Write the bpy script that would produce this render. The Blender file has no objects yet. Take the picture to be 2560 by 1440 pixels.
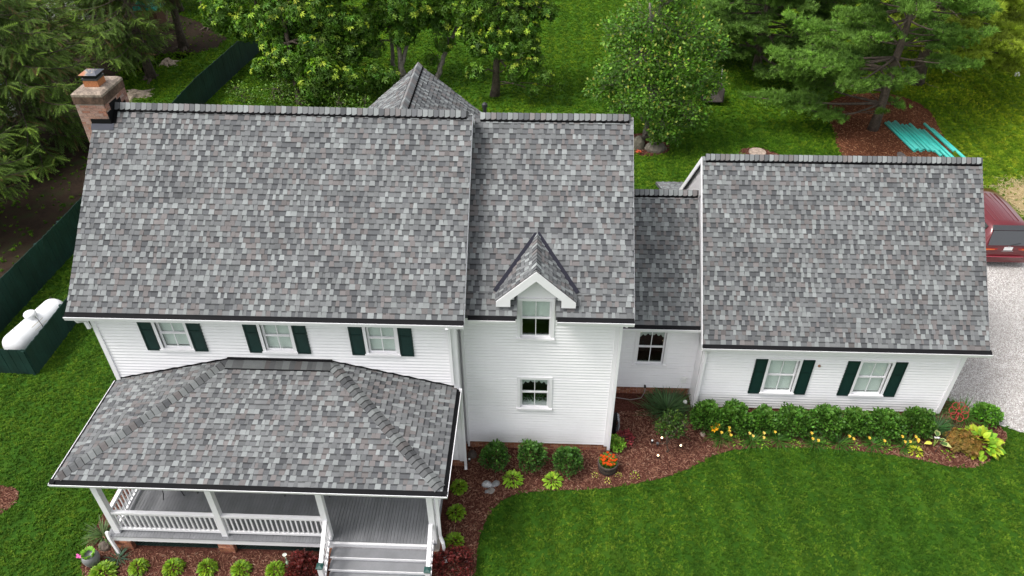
import bpy, bmesh, math, random
import numpy as np
from mathutils import Vector, Matrix, noise as mnoise

# ------------------------------------------------------------------ camera, sky, sun, exposure
SC = bpy.context.scene
COL = SC.collection
CAM_POS = np.array((11.4223, -14.2291, 17.8338))
CR = np.array((0.99911648, 0.0414807, -0.00675418))
CU = np.array((-0.02021245, 0.61517254, 0.78813337))
CF = np.array((-0.03684731, 0.78730052, -0.61546744))
FPX = 1887.12
cam_data = bpy.data.cameras.new('camera')
cam = bpy.data.objects.new('camera', cam_data)
COL.objects.link(cam)
cam_data.sensor_fit = 'HORIZONTAL'
cam_data.sensor_width = 36.0
cam_data.lens = FPX / 2560 * 36.0
cam_data.clip_start = 0.1
cam_data.clip_end = 500.0
cam.matrix_world = Matrix(((CR[0], CU[0], -CF[0], CAM_POS[0]), (CR[1], CU[1], -CF[1], CAM_POS[1]),
                           (CR[2], CU[2], -CF[2], CAM_POS[2]), (0, 0, 0, 1)))
SC.camera = cam

SUN_EL, SUN_AZ = math.radians(58), math.radians(248)      # azimuth clockwise from +y (behind and left of the camera)
world = bpy.data.worlds.new('World')
SC.world = world
world.use_nodes = True
wn = world.node_tree
wn.nodes.clear()
sky = wn.nodes.new('ShaderNodeTexSky')
sky.sky_type = 'NISHITA'
sky.sun_disc = False
sky.sun_elevation = SUN_EL
sky.sun_rotation = SUN_AZ
sky.air_density = 1.0
sky.dust_density = 4.0
hsv = wn.nodes.new('ShaderNodeHueSaturation')
hsv.inputs['Saturation'].default_value = 0.22             # a bright, almost neutral overcast
bg = wn.nodes.new('ShaderNodeBackground')
bg.inputs['Strength'].default_value = 0.145
wo = wn.nodes.new('ShaderNodeOutputWorld')
wn.links.new(sky.outputs[0], hsv.inputs['Color'])
wn.links.new(hsv.outputs[0], bg.inputs['Color'])
wn.links.new(bg.outputs[0], wo.inputs['Surface'])
sun_data = bpy.data.lights.new('sun', 'SUN')
sun_data.energy = 1.1
sun_data.angle = math.radians(16)
sun_data.color = (1.0, 0.965, 0.92)
sun = bpy.data.objects.new('sun', sun_data)
COL.objects.link(sun)
sd = Vector((math.sin(SUN_AZ) * math.cos(SUN_EL), math.cos(SUN_AZ) * math.cos(SUN_EL), math.sin(SUN_EL)))
sun.rotation_euler = sd.to_track_quat('Z', 'Y').to_euler()
sun.location = (0, 0, 40)
SC.view_settings.view_transform = 'Standard'
SC.view_settings.look = 'None'
SC.view_settings.exposure = 0.88
SC.view_settings.gamma = 1.0
SC.view_settings.use_curve_mapping = False
SC.cycles.use_denoising = True
SC.cycles.denoiser = 'OPENIMAGEDENOISE'
SC.cycles.denoising_input_passes = 'RGB_ALBEDO_NORMAL'
SC.cycles.denoising_prefilter = 'ACCURATE'
SC.cycles.use_adaptive_sampling = False
SC.cycles.max_bounces = 6
SC.cycles.transparent_max_bounces = 8

rng = np.random.default_rng(7)
random.seed(7)

# ------------------------------------------------------------------ materials
def new_mat(name):
    m = bpy.data.materials.new(name)
    m.use_nodes = True
    nt = m.node_tree
    for n in list(nt.nodes):
        nt.nodes.remove(n)
    return m, nt

def N(nt, t, **kw):
    n = nt.nodes.new(t)
    for k, v in kw.items():
        setattr(n, k, v)
    return n

def mixc(nt, a, b, fac, mode='MULTIPLY'):
    n = N(nt, 'ShaderNodeMix', data_type='RGBA', blend_type=mode)
    for sock, val in ((0, fac), (6, a), (7, b)):
        if hasattr(val, 'links'):
            nt.links.new(val, n.inputs[sock])
        else:
            n.inputs[sock].default_value = val if sock == 0 else (*val, 1)[:4]
    return n.outputs[2]

def noise_tex(nt, scale, detail=3, rough=.6, dims=None):
    g = N(nt, 'ShaderNodeNewGeometry')
    n = N(nt, 'ShaderNodeTexNoise')
    n.inputs['Scale'].default_value = scale
    n.inputs['Detail'].default_value = detail
    n.inputs['Roughness'].default_value = rough
    nt.links.new(g.outputs['Position'], n.inputs['Vector'])
    return n.outputs['Fac']

def ramp(nt, fac, stops):
    r = N(nt, 'ShaderNodeValToRGB')
    e = r.color_ramp.elements
    while len(e) > 1:
        e.remove(e[0])
    e[0].position = stops[0][0]; e[0].color = (*stops[0][1], 1)
    for p, c in stops[1:]:
        x = e.new(p); x.color = (*c, 1)
    nt.links.new(fac, r.inputs[0])
    return r.outputs[0]

def gray(v):
    return (v, v, v)

def mat(name, color, rough=.6, metal=0., spec=.4, var=(), bump=None, transl=0., coat=0., rand=0., emit=None):
    """base colour x the mesh's own colour attribute x wear noise; var = [(scale, lo, hi), ...]"""
    m, nt = new_mat(name)
    at = N(nt, 'ShaderNodeAttribute', attribute_name='Col')
    c = mixc(nt, color, at.outputs['Color'], 1.0)
    for sc, lo, hi in var:
        f = noise_tex(nt, sc)
        c = mixc(nt, c, ramp(nt, f, [(.3, gray(lo)), (.7, gray(hi))]), 1.0)
    if rand:
        oi = N(nt, 'ShaderNodeObjectInfo')
        c = mixc(nt, c, ramp(nt, oi.outputs['Random'], [(0, gray(1 - rand)), (1, gray(1 + rand))]), 1.0)
    p = N(nt, 'ShaderNodeBsdfPrincipled')
    nt.links.new(c, p.inputs['Base Color'])
    p.inputs['Roughness'].default_value = rough
    p.inputs['Metallic'].default_value = metal
    p.inputs['Specular IOR Level'].default_value = spec
    p.inputs['Coat Weight'].default_value = coat
    p.inputs['Coat Roughness'].default_value = .05
    if emit:
        p.inputs['Emission Color'].default_value = (*emit[0], 1)
        p.inputs['Emission Strength'].default_value = emit[1]
    if bump:
        b = N(nt, 'ShaderNodeBump')
        b.inputs['Strength'].default_value = bump[1]
        b.inputs['Distance'].default_value = bump[2] if len(bump) > 2 else .01
        nt.links.new(noise_tex(nt, bump[0], 4), b.inputs['Height'])
        nt.links.new(b.outputs[0], p.inputs['Normal'])
    o = N(nt, 'ShaderNodeOutputMaterial')
    if transl:
        t = N(nt, 'ShaderNodeBsdfTranslucent')
        nt.links.new(mixc(nt, c, (1.25, 1.25, .6), 1.0), t.inputs['Color'])
        ms = N(nt, 'ShaderNodeMixShader')
        ms.inputs[0].default_value = transl
        nt.links.new(p.outputs[0], ms.inputs[1]); nt.links.new(t.outputs[0], ms.inputs[2])
        nt.links.new(ms.outputs[0], o.inputs[0])
    else:
        nt.links.new(p.outputs[0], o.inputs[0])
    return m

def glass_mat(name, tint, ior=1.5):
    m, nt = new_mat(name)
    lw = N(nt, 'ShaderNodeLayerWeight'); lw.inputs[0].default_value = .5
    pw = N(nt, 'ShaderNodeMath', operation='POWER'); pw.inputs[1].default_value = 5.
    fr = N(nt, 'ShaderNodeMath', operation='MULTIPLY_ADD'); fr.inputs[1].default_value = .93; fr.inputs[2].default_value = .03
    nt.links.new(lw.outputs['Facing'], pw.inputs[0]); nt.links.new(pw.outputs[0], fr.inputs[0])
    tr = N(nt, 'ShaderNodeBsdfTransparent'); tr.inputs[0].default_value = (*tint, 1)
    gl = N(nt, 'ShaderNodeBsdfGlossy'); gl.inputs['Roughness'].default_value = .02
    ms = N(nt, 'ShaderNodeMixShader')
    o = N(nt, 'ShaderNodeOutputMaterial')
    nt.links.new(fr.outputs[0], ms.inputs[0]); nt.links.new(tr.outputs[0], ms.inputs[1])
    nt.links.new(gl.outputs[0], ms.inputs[2]); nt.links.new(ms.outputs[0], o.inputs[0])
    return m

M = {}
M['shingle'] = mat('shingle', gray(1), .9, spec=.2, var=[(160, .80, 1.2), (1.1, .93, 1.06)], bump=(220, .5, .004))
M['siding'] = mat('siding', (.865, .85, .865), .5, var=[(1.3, .97, 1.02), (14, .985, 1.01)])
M['trim'] = mat('trim', (.85, .835, .85), .45, var=[(3, .97, 1.02)])
M['gutter_black'] = mat('gutter_black', (.010, .010, .011), .75, spec=.08)
M['shutter'] = mat('shutter', (.008, .032, .028), .45, var=[(8, .85, 1.15)])
M['glass'] = glass_mat('window_glass', (.91, .95, .93))
M['blind'] = mat('blind', (.80, .80, .78), .6)
M['interior'] = mat('interior', (.03, .025, .022), .8)
M['lace'] = mat('lace', (.6, .6, .6), .8)
M['brick'] = mat('brick', gray(1), .85, spec=.2, var=[(28, .7, 1.25), (140, .82, 1.15)], bump=(90, .5, .006))
M['mortar'] = mat('mortar', (.42, .37, .33), .9, var=[(18, .75, 1.15)], bump=(80, .4, .006))
M['concrete'] = mat('concrete', (.33, .275, .23), .9, var=[(4, .4, 1.3), (22, .6, 1.25)], bump=(50, .6, .01))
M['deck'] = mat('deck', (.205, .208, .218), .5, var=[(2.2, .88, 1.1), (40, .94, 1.06)])
M['lattice'] = mat('lattice', (.012, .032, .028), .6)
M['fence'] = mat('fence_paint', (.0075, .030, .024), .55, var=[(1.6, .8, 1.3), (9, .85, 1.15)], rand=.12)
M['tank'] = mat('tank_paint', (.80, .81, .82), .35, var=[(5, .95, 1.02)])
M['metal_dark'] = mat('metal_dark', (.03, .03, .032), .4, metal=.3)
M['metal_grey'] = mat('metal_grey', (.25, .26, .28), .45, metal=.6)
M['bark'] = mat('bark', (.11, .085, .065), .95, var=[(5, .6, 1.3), (25, .6, 1.3)], bump=(22, 1.0, .04))
M['bark_pale'] = mat('bark_pale', (.20, .18, .15), .95, var=[(6, .5, 1.3), (30, .6, 1.3)], bump=(22, 1.0, .04))
M['leaf'] = mat('leaf', (1.95, 1.85, 1.35), .5, spec=.35, transl=.32)
M['needle'] = mat('needle', (2.1, 1.95, 1.5), .6, spec=.25, transl=.18)
M['petal'] = mat('petal', gray(1), .6, spec=.2, transl=.25)
M['rock'] = mat('rock', gray(1), .85, var=[(6, .6, 1.3), (40, .75, 1.2)], bump=(14, .8, .03))
M['wood'] = mat('wood', gray(1), .75, var=[(9, .6, 1.3), (60, .8, 1.2)], bump=(40, .5, .01))
M['pipe'] = mat('pipe_plastic', (.06, .56, .48), .4, var=[(3, .93, 1.06)], rand=.08)
M['car'] = mat('car_paint', (.125, .006, .011), .30, metal=.15, coat=1.)
M['car_glass'] = mat('car_glass', (.02, .021, .023), .04, spec=1., coat=1.)
M['tyre'] = mat('tyre_rubber', (.012, .012, .012), .8)
M['chrome'] = mat('chrome', (.6, .6, .62), .2, metal=1.)
M['lamp_red'] = mat('lamp_red', (.30, .008, .008), .2, coat=1.)
M['lamp_amber'] = mat('lamp_amber', (.62, .14, .02), .2, coat=1.)
M['plate'] = mat('plate', (.80, .80, .80), .5)
M['pink'] = mat('pink', (.80, .13, .42), .5)
M['red_metal'] = mat('red_metal', (.30, .02, .025), .4)
M['pot'] = mat('pot_glaze', (.20, .20, .20), .45, var=[(5, .7, 1.2)])
M['soil'] = mat('soil', (.025, .018, .013), .95, bump=(40, 1, .02))
M['hose'] = mat('hose', gray(1), .5)
M['water_blue'] = mat('pool_liner', (.24, .46, .52), .25, var=[(3, .8, 1.2)])
M['bulb'] = mat('bulb', (.9, .8, .6), .4, emit=((1., .72, .42), 3.))
M['white_plastic'] = mat('white_plastic', (.80, .80, .78), .4)

def ground_mat(name, stops, scale, fine=(60, .8, 1.2), big=(.25, .85, 1.15), bump=(60, .8, .03)):
    m, nt = new_mat(name)
    c = ramp(nt, noise_tex(nt, scale, 6, .65), stops)
    for sc, lo, hi in (fine, big):
        c = mixc(nt, c, ramp(nt, noise_tex(nt, sc, 4, .65), [(.3, gray(lo)), (.7, gray(hi))]), 1.0)
    p = N(nt, 'ShaderNodeBsdfPrincipled')
    p.inputs['Roughness'].default_value = .95
    p.inputs['Specular IOR Level'].default_value = .1
    nt.links.new(c, p.inputs['Base Color'])
    b = N(nt, 'ShaderNodeBump'); b.inputs['Strength'].default_value = bump[1]; b.inputs['Distance'].default_value = bump[2]
    nt.links.new(noise_tex(nt, bump[0], 5), b.inputs['Height']); nt.links.new(b.outputs[0], p.inputs['Normal'])
    o = N(nt, 'ShaderNodeOutputMaterial'); nt.links.new(p.outputs[0], o.inputs[0])
    return m

M['lawn'] = ground_mat('lawn', [(.3, (.020, .060, .005)), (.5, (.030, .085, .007)), (.72, (.055, .110, .010))], 1.6)
M['earth'] = ground_mat('earth', [(.3, (.018, .014, .010)), (.5, (.040, .026, .018)), (.7, (.030, .040, .014))], 1.1)
M['mulch'] = ground_mat('mulch', [(.3, (.035, .014, .010)), (.5, (.085, .030, .021)), (.7, (.13, .055, .040))], 22, fine=(70, .5, 1.5))
M['pine_mulch'] = ground_mat('pine_mulch', [(.3, (.06, .022, .012)), (.55, (.13, .048, .024)), (.75, (.19, .085, .04))], 14, fine=(70, .6, 1.4))
M['gravel'] = ground_mat('gravel', [(.3, (.24, .21, .19)), (.5, (.44, .41, .39)), (.7, (.60, .58, .56))], 26, fine=(50, .7, 1.25), big=(.6, .85, 1.1), bump=(40, .9, .04))
M['straw'] = ground_mat('straw', [(.3, (.16, .11, .05)), (.5, (.42, .32, .17)), (.7, (.58, .47, .27))], 9, fine=(60, .6, 1.35))

def inst_mat(name, stops, patches=None, transl=0., rough=.8):
    """for scattered blades and chips: colour by instance, and slowly by place"""
    m, nt = new_mat(name)
    oi = N(nt, 'ShaderNodeObjectInfo')
    c = ramp(nt, oi.outputs['Random'], stops)
    for sc, stp in (patches or []):
        c = mixc(nt, c, ramp(nt, noise_tex(nt, sc, 3, .6), stp), 1.0)
    p = N(nt, 'ShaderNodeBsdfPrincipled')
    p.inputs['Roughness'].default_value = rough
    p.inputs['Specular IOR Level'].default_value = .2
    nt.links.new(c, p.inputs['Base Color'])
    o = N(nt, 'ShaderNodeOutputMaterial')
    if transl:
        t = N(nt, 'ShaderNodeBsdfTranslucent'); nt.links.new(c, t.inputs['Color'])
        ms = N(nt, 'ShaderNodeMixShader'); ms.inputs[0].default_value = transl
        nt.links.new(p.outputs[0], ms.inputs[1]); nt.links.new(t.outputs[0], ms.inputs[2]); nt.links.new(ms.outputs[0], o.inputs[0])
    else:
        nt.links.new(p.outputs[0], o.inputs[0])
    return m

M['blade'] = inst_mat('grass_blade', [(0, (.042, .116, .007)), (.4, (.060, .154, .009)), (.75, (.086, .196, .013)), (1, (.145, .25, .024))],
                      [(.22, [(.35, (.75, .85, .8)), (.65, (1.25, 1.12, 1.1))]), (1.3, [(.3, (.78, .84, .8)), (.6, (1.08, 1.05, 1.0)), (.8, (1.25, 1.15, 1.15))]), (.06, [(.35, (.92, .95, .9)), (.65, (1.12, 1.05, 1.0))])], transl=.3)
def dry_bright_side(m):
    """mowing bands, and drier yellower grass towards the sunny driveway side"""
    nt = m.node_tree
    geo = N(nt, 'ShaderNodeNewGeometry'); sx = N(nt, 'ShaderNodeSeparateXYZ'); nt.links.new(geo.outputs['Position'], sx.inputs[0])
    mr = N(nt, 'ShaderNodeMapRange'); mr.inputs[1].default_value = 26; mr.inputs[2].default_value = 38; nt.links.new(sx.outputs[0], mr.inputs[0])
    my = N(nt, 'ShaderNodeMapRange'); my.inputs[1].default_value = 8; my.inputs[2].default_value = 24; nt.links.new(sx.outputs[1], my.inputs[0])
    wv = N(nt, 'ShaderNodeTexWave'); wv.inputs['Scale'].default_value = .32; wv.inputs['Distortion'].default_value = 1.2; wv.inputs['Detail'].default_value = 2; nt.links.new(geo.outputs['Position'], wv.inputs['Vector'])
    for node in list(nt.nodes):
        if node.type in ('BSDF_PRINCIPLED', 'BSDF_TRANSLUCENT'):
            sock = node.inputs[0]; src = sock.links[0].from_socket
            c = mixc(nt, src, ramp(nt, mr.outputs[0], [(0, (1, 1, 1)), (1, (2.5, 1.75, 1.8))]), 1.0)  # dry yellow tint, also painted brighter to offset the shade of the pines
            c = mixc(nt, c, ramp(nt, my.outputs[0], [(0, (1, 1, 1)), (1, (1.30, 1.20, .75))]), 1.0)
            c = mixc(nt, c, ramp(nt, wv.outputs['Fac'], [(0, gray(.90)), (1, gray(1.10))]), 1.0)
            nt.links.new(c, sock)
dry_bright_side(M['blade']); dry_bright_side(M['lawn'])
M['chip'] = inst_mat('bark_chip', [(0, (.085, .034, .021)), (.35, (.15, .065, .041)), (.7, (.205, .096, .062)), (.93, (.26, .135, .093)), (1, (.33, .21, .15))])
M['pchip'] = inst_mat('pine_chip', [(0, (.07, .026, .013)), (.5, (.15, .055, .027)), (.85, (.24, .10, .05)), (1, (.36, .20, .11))])
M['stone'] = inst_mat('gravel_stone', [(0, (.30, .27, .25)), (.2, (.46, .43, .41)), (.55, (.62, .60, .58)), (1, (.76, .75, .74))], [(.5, [(.3, gray(.85)), (.7, gray(1.08))])])
M['strawb'] = inst_mat('straw_stalk', [(0, (.28, .19, .08)), (.5, (.48, .37, .19)), (1, (.66, .55, .33))])

# ------------------------------------------------------------------ mesh helpers
class MB:
    def __init__(s):
        s.v = []; s.f = []; s.c = []
    def add(s, vs, fs, col=(1, 1, 1)):
        o = len(s.v)
        s.v.extend([tuple(p) for p in vs])
        for i, f in enumerate(fs):
            s.f.append(tuple(o + k for k in f))
            s.c.append(col)
        return s
    def box(s, x0, x1, y0, y1, z0, z1, col=(1, 1, 1)):
        v = [(x0, y0, z0), (x1, y0, z0), (x1, y1, z0), (x0, y1, z0), (x0, y0, z1), (x1, y0, z1), (x1, y1, z1), (x0, y1, z1)]
        return s.add(v, [(0, 3, 2, 1), (4, 5, 6, 7), (0, 1, 5, 4), (1, 2, 6, 5), (2, 3, 7, 6), (3, 0, 4, 7)], col)
    def beam(s, a, b, w, h, up=(0, 0, 1), col=(1, 1, 1)):
        a = Vector(a); b = Vector(b); d = (b - a).normalized(); u = Vector(up)
        sd_ = d.cross(u).normalized(); u2 = sd_.cross(d).normalized()
        v = []
        for p in (a, b):
            for i, j in ((-1, -1), (1, -1), (1, 1), (-1, 1)):
                v.append(p + sd_ * i * w / 2 + u2 * j * h / 2)
        return s.add(v, [(0, 3, 2, 1), (4, 5, 6, 7), (0, 1, 5, 4), (1, 2, 6, 5), (2, 3, 7, 6), (3, 0, 4, 7)], col)
    def tube(s, pts, rad, seg=8, col=(1, 1, 1), cap=True):
        pts = [Vector(p) for p in pts]; n = len(pts)
        if not hasattr(rad, '__len__'):
            rad = [rad] * n
        v = []; prev = None
        for i, p in enumerate(pts):
            d = (pts[min(i + 1, n - 1)] - pts[max(i - 1, 0)]).normalized()
            if prev is None:
                a = d.orthogonal().normalized()
            else:
                a = (prev - d * prev.dot(d))
                a = a.normalized() if a.length > 1e-6 else d.orthogonal().normalized()
            prev = a; b = d.cross(a)
            for k in range(seg):
                t = 2 * math.pi * k / seg
                v.append(p + (a * math.cos(t) + b * math.sin(t)) * rad[i])
        f = []
        for i in range(n - 1):
            for k in range(seg):
                k2 = (k + 1) % seg
                f.append((i * seg + k, i * seg + k2, (i + 1) * seg + k2, (i + 1) * seg + k))
        if cap:
            f.append(tuple(range(seg - 1, -1, -1))); f.append(tuple((n - 1) * seg + k for k in range(seg)))
        return s.add(v, f, col)
    def lathe(s, prof, c=(0, 0, 0), seg=20, col=(1, 1, 1)):
        v = []; f = []
        for r, z in prof:
            for k in range(seg):
                t = 2 * math.pi * k / seg
                v.append((c[0] + r * math.cos(t), c[1] + r * math.sin(t), c[2] + z))
        for i in range(len(prof) - 1):
            for k in range(seg):
                k2 = (k + 1) % seg
                f.append((i * seg + k, i * seg + k2, (i + 1) * seg + k2, (i + 1) * seg + k))
        return s.add(v, f, col)
    def prism(s, poly, y0, y1, col=(1, 1, 1)):
        """poly in (x, z), extruded along y"""
        n = len(poly)
        v = [(x, y0, z) for x, z in poly] + [(x, y1, z) for x, z in poly]
        f = [tuple(range(n)), tuple(range(2 * n - 1, n - 1, -1))] + [(i, i + n, (i + 1) % n + n, (i + 1) % n) for i in range(n)]
        return s.add(v, f, col)
    def prismx(s, poly, x0, x1, col=(1, 1, 1)):
        """poly in (y, z), extruded along x"""
        n = len(poly)
        v = [(x0, y, z) for y, z in poly] + [(x1, y, z) for y, z in poly]
        f = [tuple(range(n - 1, -1, -1)), tuple(range(n, 2 * n))] + [(i, (i + 1) % n, (i + 1) % n + n, i + n) for i in range(n)]
        return s.add(v, f, col)
    def build(s, name, m, parent=None, smooth=False, **props):
        me = bpy.data.meshes.new(name)
        me.from_pydata(s.v, [], s.f)
        finish(me, np.array(s.c, dtype=np.float32) if s.c else np.zeros((0, 3), np.float32), m, smooth)
        return link(name, me, parent, **props)

def finish(me, fcols, m, smooth=False):
    at = me.color_attributes.new('Col', 'FLOAT_COLOR', 'CORNER')
    n = len(me.polygons)
    tot = np.empty(n, dtype=np.int32); me.polygons.foreach_get('loop_total', tot)
    c = np.ones((int(tot.sum()), 4), dtype=np.float32)
    c[:, :3] = np.repeat(fcols, tot, axis=0)
    at.data.foreach_set('color', c.ravel())
    if smooth:
        me.polygons.foreach_set('use_smooth', np.ones(n, dtype=bool))
    if m is not None:
        me.materials.append(m if not isinstance(m, str) else M[m])
    me.update()

def link(name, data, parent=None, **props):
    o = bpy.data.objects.new(name, data)
    COL.objects.link(o)
    if parent is not None:
        o.parent = parent
    for k, v in props.items():
        o[k] = v
    return o

def thing(name, label, category, loc=(0, 0, 0), group=None):
    o = bpy.data.objects.new(name, None)
    COL.objects.link(o)
    o.empty_display_size = .3
    o.location = loc
    o['label'] = label; o['category'] = category
    if group:
        o['group'] = group
    return o

def offset_parent(root):
    """children are built in world coordinates: shift them under a root that stands at the thing's base"""
    L = root.location
    for ch in root.children:
        ch.location = ch.location - L
    return root

def tri_mesh(name, V, F, C, m, parent=None, smooth=False, **props):
    """numpy triangles: V (n,3), F (m,3), C (m,3) per face"""
    me = bpy.data.meshes.new(name)
    me.vertices.add(len(V)); me.vertices.foreach_set('co', np.asarray(V, np.float32).ravel())
    me.loops.add(F.size); me.loops.foreach_set('vertex_index', np.asarray(F, np.int32).ravel())
    me.polygons.add(len(F))
    me.polygons.foreach_set('loop_start', np.arange(0, F.size, 3, dtype=np.int32))
    try:
        me.polygons.foreach_set('loop_total', np.full(len(F), 3, dtype=np.int32))
    except Exception:
        pass
    me.update(calc_edges=True)
    finish(me, np.asarray(C, np.float32), m, smooth)
    return link(name, me, parent, **props)

def norm(a):
    return a / np.maximum(np.linalg.norm(a, axis=-1, keepdims=True), 1e-9)

class Leaves:
    """many copies of a small template (x forward, y side, z up) gathered into one mesh"""
    def __init__(s):
        s.V = []; s.F = []; s.C = []; s.n = 0
    def add(s, T, pos, d, up, size, col, wide=None):
        TV, TF, TC = T
        pos = np.asarray(pos, float); n = len(pos)
        if n == 0:
            return s
        d = norm(np.asarray(d, float)); up = np.asarray(up, float)
        side = norm(np.cross(up, d)); upn = np.cross(d, side)
        size = np.broadcast_to(np.asarray(size, float), (n,))
        w = size if wide is None else np.broadcast_to(np.asarray(wide, float), (n,))
        P = (pos[:, None, :] + TV[None, :, 0:1] * d[:, None, :] * size[:, None, None] + TV[None, :, 1:2] * side[:, None, :] * w[:, None, None]
             + TV[None, :, 2:3] * upn[:, None, :] * size[:, None, None])
        k = len(TV)
        F = TF[None] + (np.arange(n) * k)[:, None, None] + s.n
        C = np.broadcast_to(np.asarray(col, float), (n, 3))[:, None, :] * TC[None, :, None]
        s.V.append(P.reshape(-1, 3)); s.F.append(F.reshape(-1, 3)); s.C.append(C.reshape(-1, 3))
        s.n += n * k
        return s
    def build(s, name, m, parent=None, **props):
        return tri_mesh(name, np.concatenate(s.V), np.concatenate(s.F), np.concatenate(s.C), m, parent, **props)

def T_(v, f, c=None):
    f = np.array(f, int)
    return np.array(v, float), f, np.ones(len(f)) if c is None else np.array(c, float)

LEAF = T_([(0, 0, 0), (.5, .34, .09), (1, 0, -.10), (.5, -.34, .09), (.55, 0, .0)], [(0, 4, 1), (1, 4, 2), (0, 3, 4), (3, 2, 4)], [1.06, 1.06, .92, .92])
def _cluster(n, length, width, droop, fwd=.25):
    v = []; f = []; c = []
    for i in range(n):
        a = 2 * math.pi * i / n + .2 * (i % 2)
        ca, sa = math.cos(a), math.sin(a)
        # radiating round the x axis, leaning forward, tips drooping
        def P(t, s, h):
            rad = t * length
            return (fwd * math.sin(t * 2.2) * length + h, ca * rad - sa * s * width, sa * rad + ca * s * width)
        b = len(v)
        v += [P(.05, 0, 0), P(.5, 1, .02), P(1, 0, -droop), P(.5, -1, .02)]
        f += [(b, b + 1, b + 2), (b, b + 2, b + 3)]
        c += [1.06, .9]
    return T_(v, f, c)
PALM7 = _cluster(7, 1.0, .17, .35)
PALM5 = _cluster(5, 1.0, .24, .30)
ROS6 = _cluster(6, 1.0, .30, .05, .5)
def _tuft(n, seed, spread=.8):
    r = np.random.default_rng(seed); v = []; f = []; c = []
    for i in range(n):
        a = 2 * math.pi * (i + r.random() * .5) / n; th = spread * (.25 + .75 * r.random()) * 1.3
        d = np.array((math.cos(th), math.sin(th) * math.cos(a), math.sin(th) * math.sin(a)))
        s = np.cross(d, (r.normal(), r.normal(), r.normal())); s = s / np.linalg.norm(s) * .10
        b = len(v); L = .8 + .35 * r.random()
        v += [tuple(s), tuple(-s), tuple(d * L)]
        f.append((b, b + 1, b + 2)); c.append(.75 + .5 * r.random())
    return T_(v, f, c)
TUFT = _tuft(13, 3)
def _feather(k, w):
    v = []; f = []; c = []
    for i in range(k):
        t = i / k
        for sgn in (1, -1):
            b = len(v); ww = w * (1 - .55 * t)
            z = -.10 * t * t
            v += [(t, 0, z), (t + .7 / k, 0, z), (t + 1.5 / k, sgn * ww, z - .03)]
            f.append((b, b + 1, b + 2) if sgn > 0 else (b, b + 2, b + 1)); c.append(.8 + .5 * t)
    v += [(.9, .03, -.09), (.9, -.03, -.09), (1.12, 0, -.13)]
    f.append((len(v) - 3, len(v) - 2, len(v) - 1)); c.append(1.4)
    return T_(v, f, c)
FEATHER = _feather(7, .17)
def _blade(n, droop, width=.5):
    v = []; f = []
    for i in range(n + 1):
        t = i / n; w = width * (1 - t) ** .6 * (.6 + .4 * min(1, t * 4))
        v += [(t, w, -droop * t * t), (t, -w, -droop * t * t)]
    for i in range(n):
        a = 2 * i
        f += [(a, a + 1, a + 3), (a, a + 3, a + 2)]
    return T_(v, f, [.8 + .3 * (i // 2) / n for i in range(2 * n)])
BLADE = _blade(4, .45)
BROAD = T_([(0, 0, 0), (.3, .28, .03), (.3, 0, -.02), (.3, -.28, .03), (.65, .26, -.05), (.65, 0, -.10), (.65, -.26, -.05), (1, 0, -.32)],
           [(0, 2, 1), (0, 3, 2), (1, 2, 5), (1, 5, 4), (2, 3, 6), (2, 6, 5), (4, 5, 7), (5, 6, 7)], [1, .9, 1.08, 1.08, .92, .92, 1.05, .9])

def rand_dirs(n, r=rng):
    return norm(r.normal(size=(n, 3)))

def jit(c, n, amt=.2, r=rng):
    c = np.asarray(c, float)
    return np.clip(c[None] * (1 + amt * r.normal(size=(n, 1))) * (1 + .07 * r.normal(size=(n, 3))), .004, 1)

# ------------------------------------------------------------------ points scattered with instances (grass, chips, stones)
def in_poly(P, poly):
    x, y = P[:, 0], P[:, 1]; inside = np.zeros(len(P), bool); n = len(poly)
    for i in range(n):
        x0, y0 = poly[i]; x1, y1 = poly[(i + 1) % n]
        c = ((y0 > y) != (y1 > y)) & (x < (x1 - x0) * (y - y0) / (y1 - y0 + 1e-12) + x0)
        inside ^= c
    return inside

def in_view(P, margin=.12):
    d = P - CAM_POS
    z = d @ CF
    u = (d @ CR) / z * FPX / 1280; v = (d @ CU) / z * FPX / 720
    return (z > 1) & (np.abs(u) < 1 + margin) & (np.abs(v) < 1 + margin)

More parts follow.
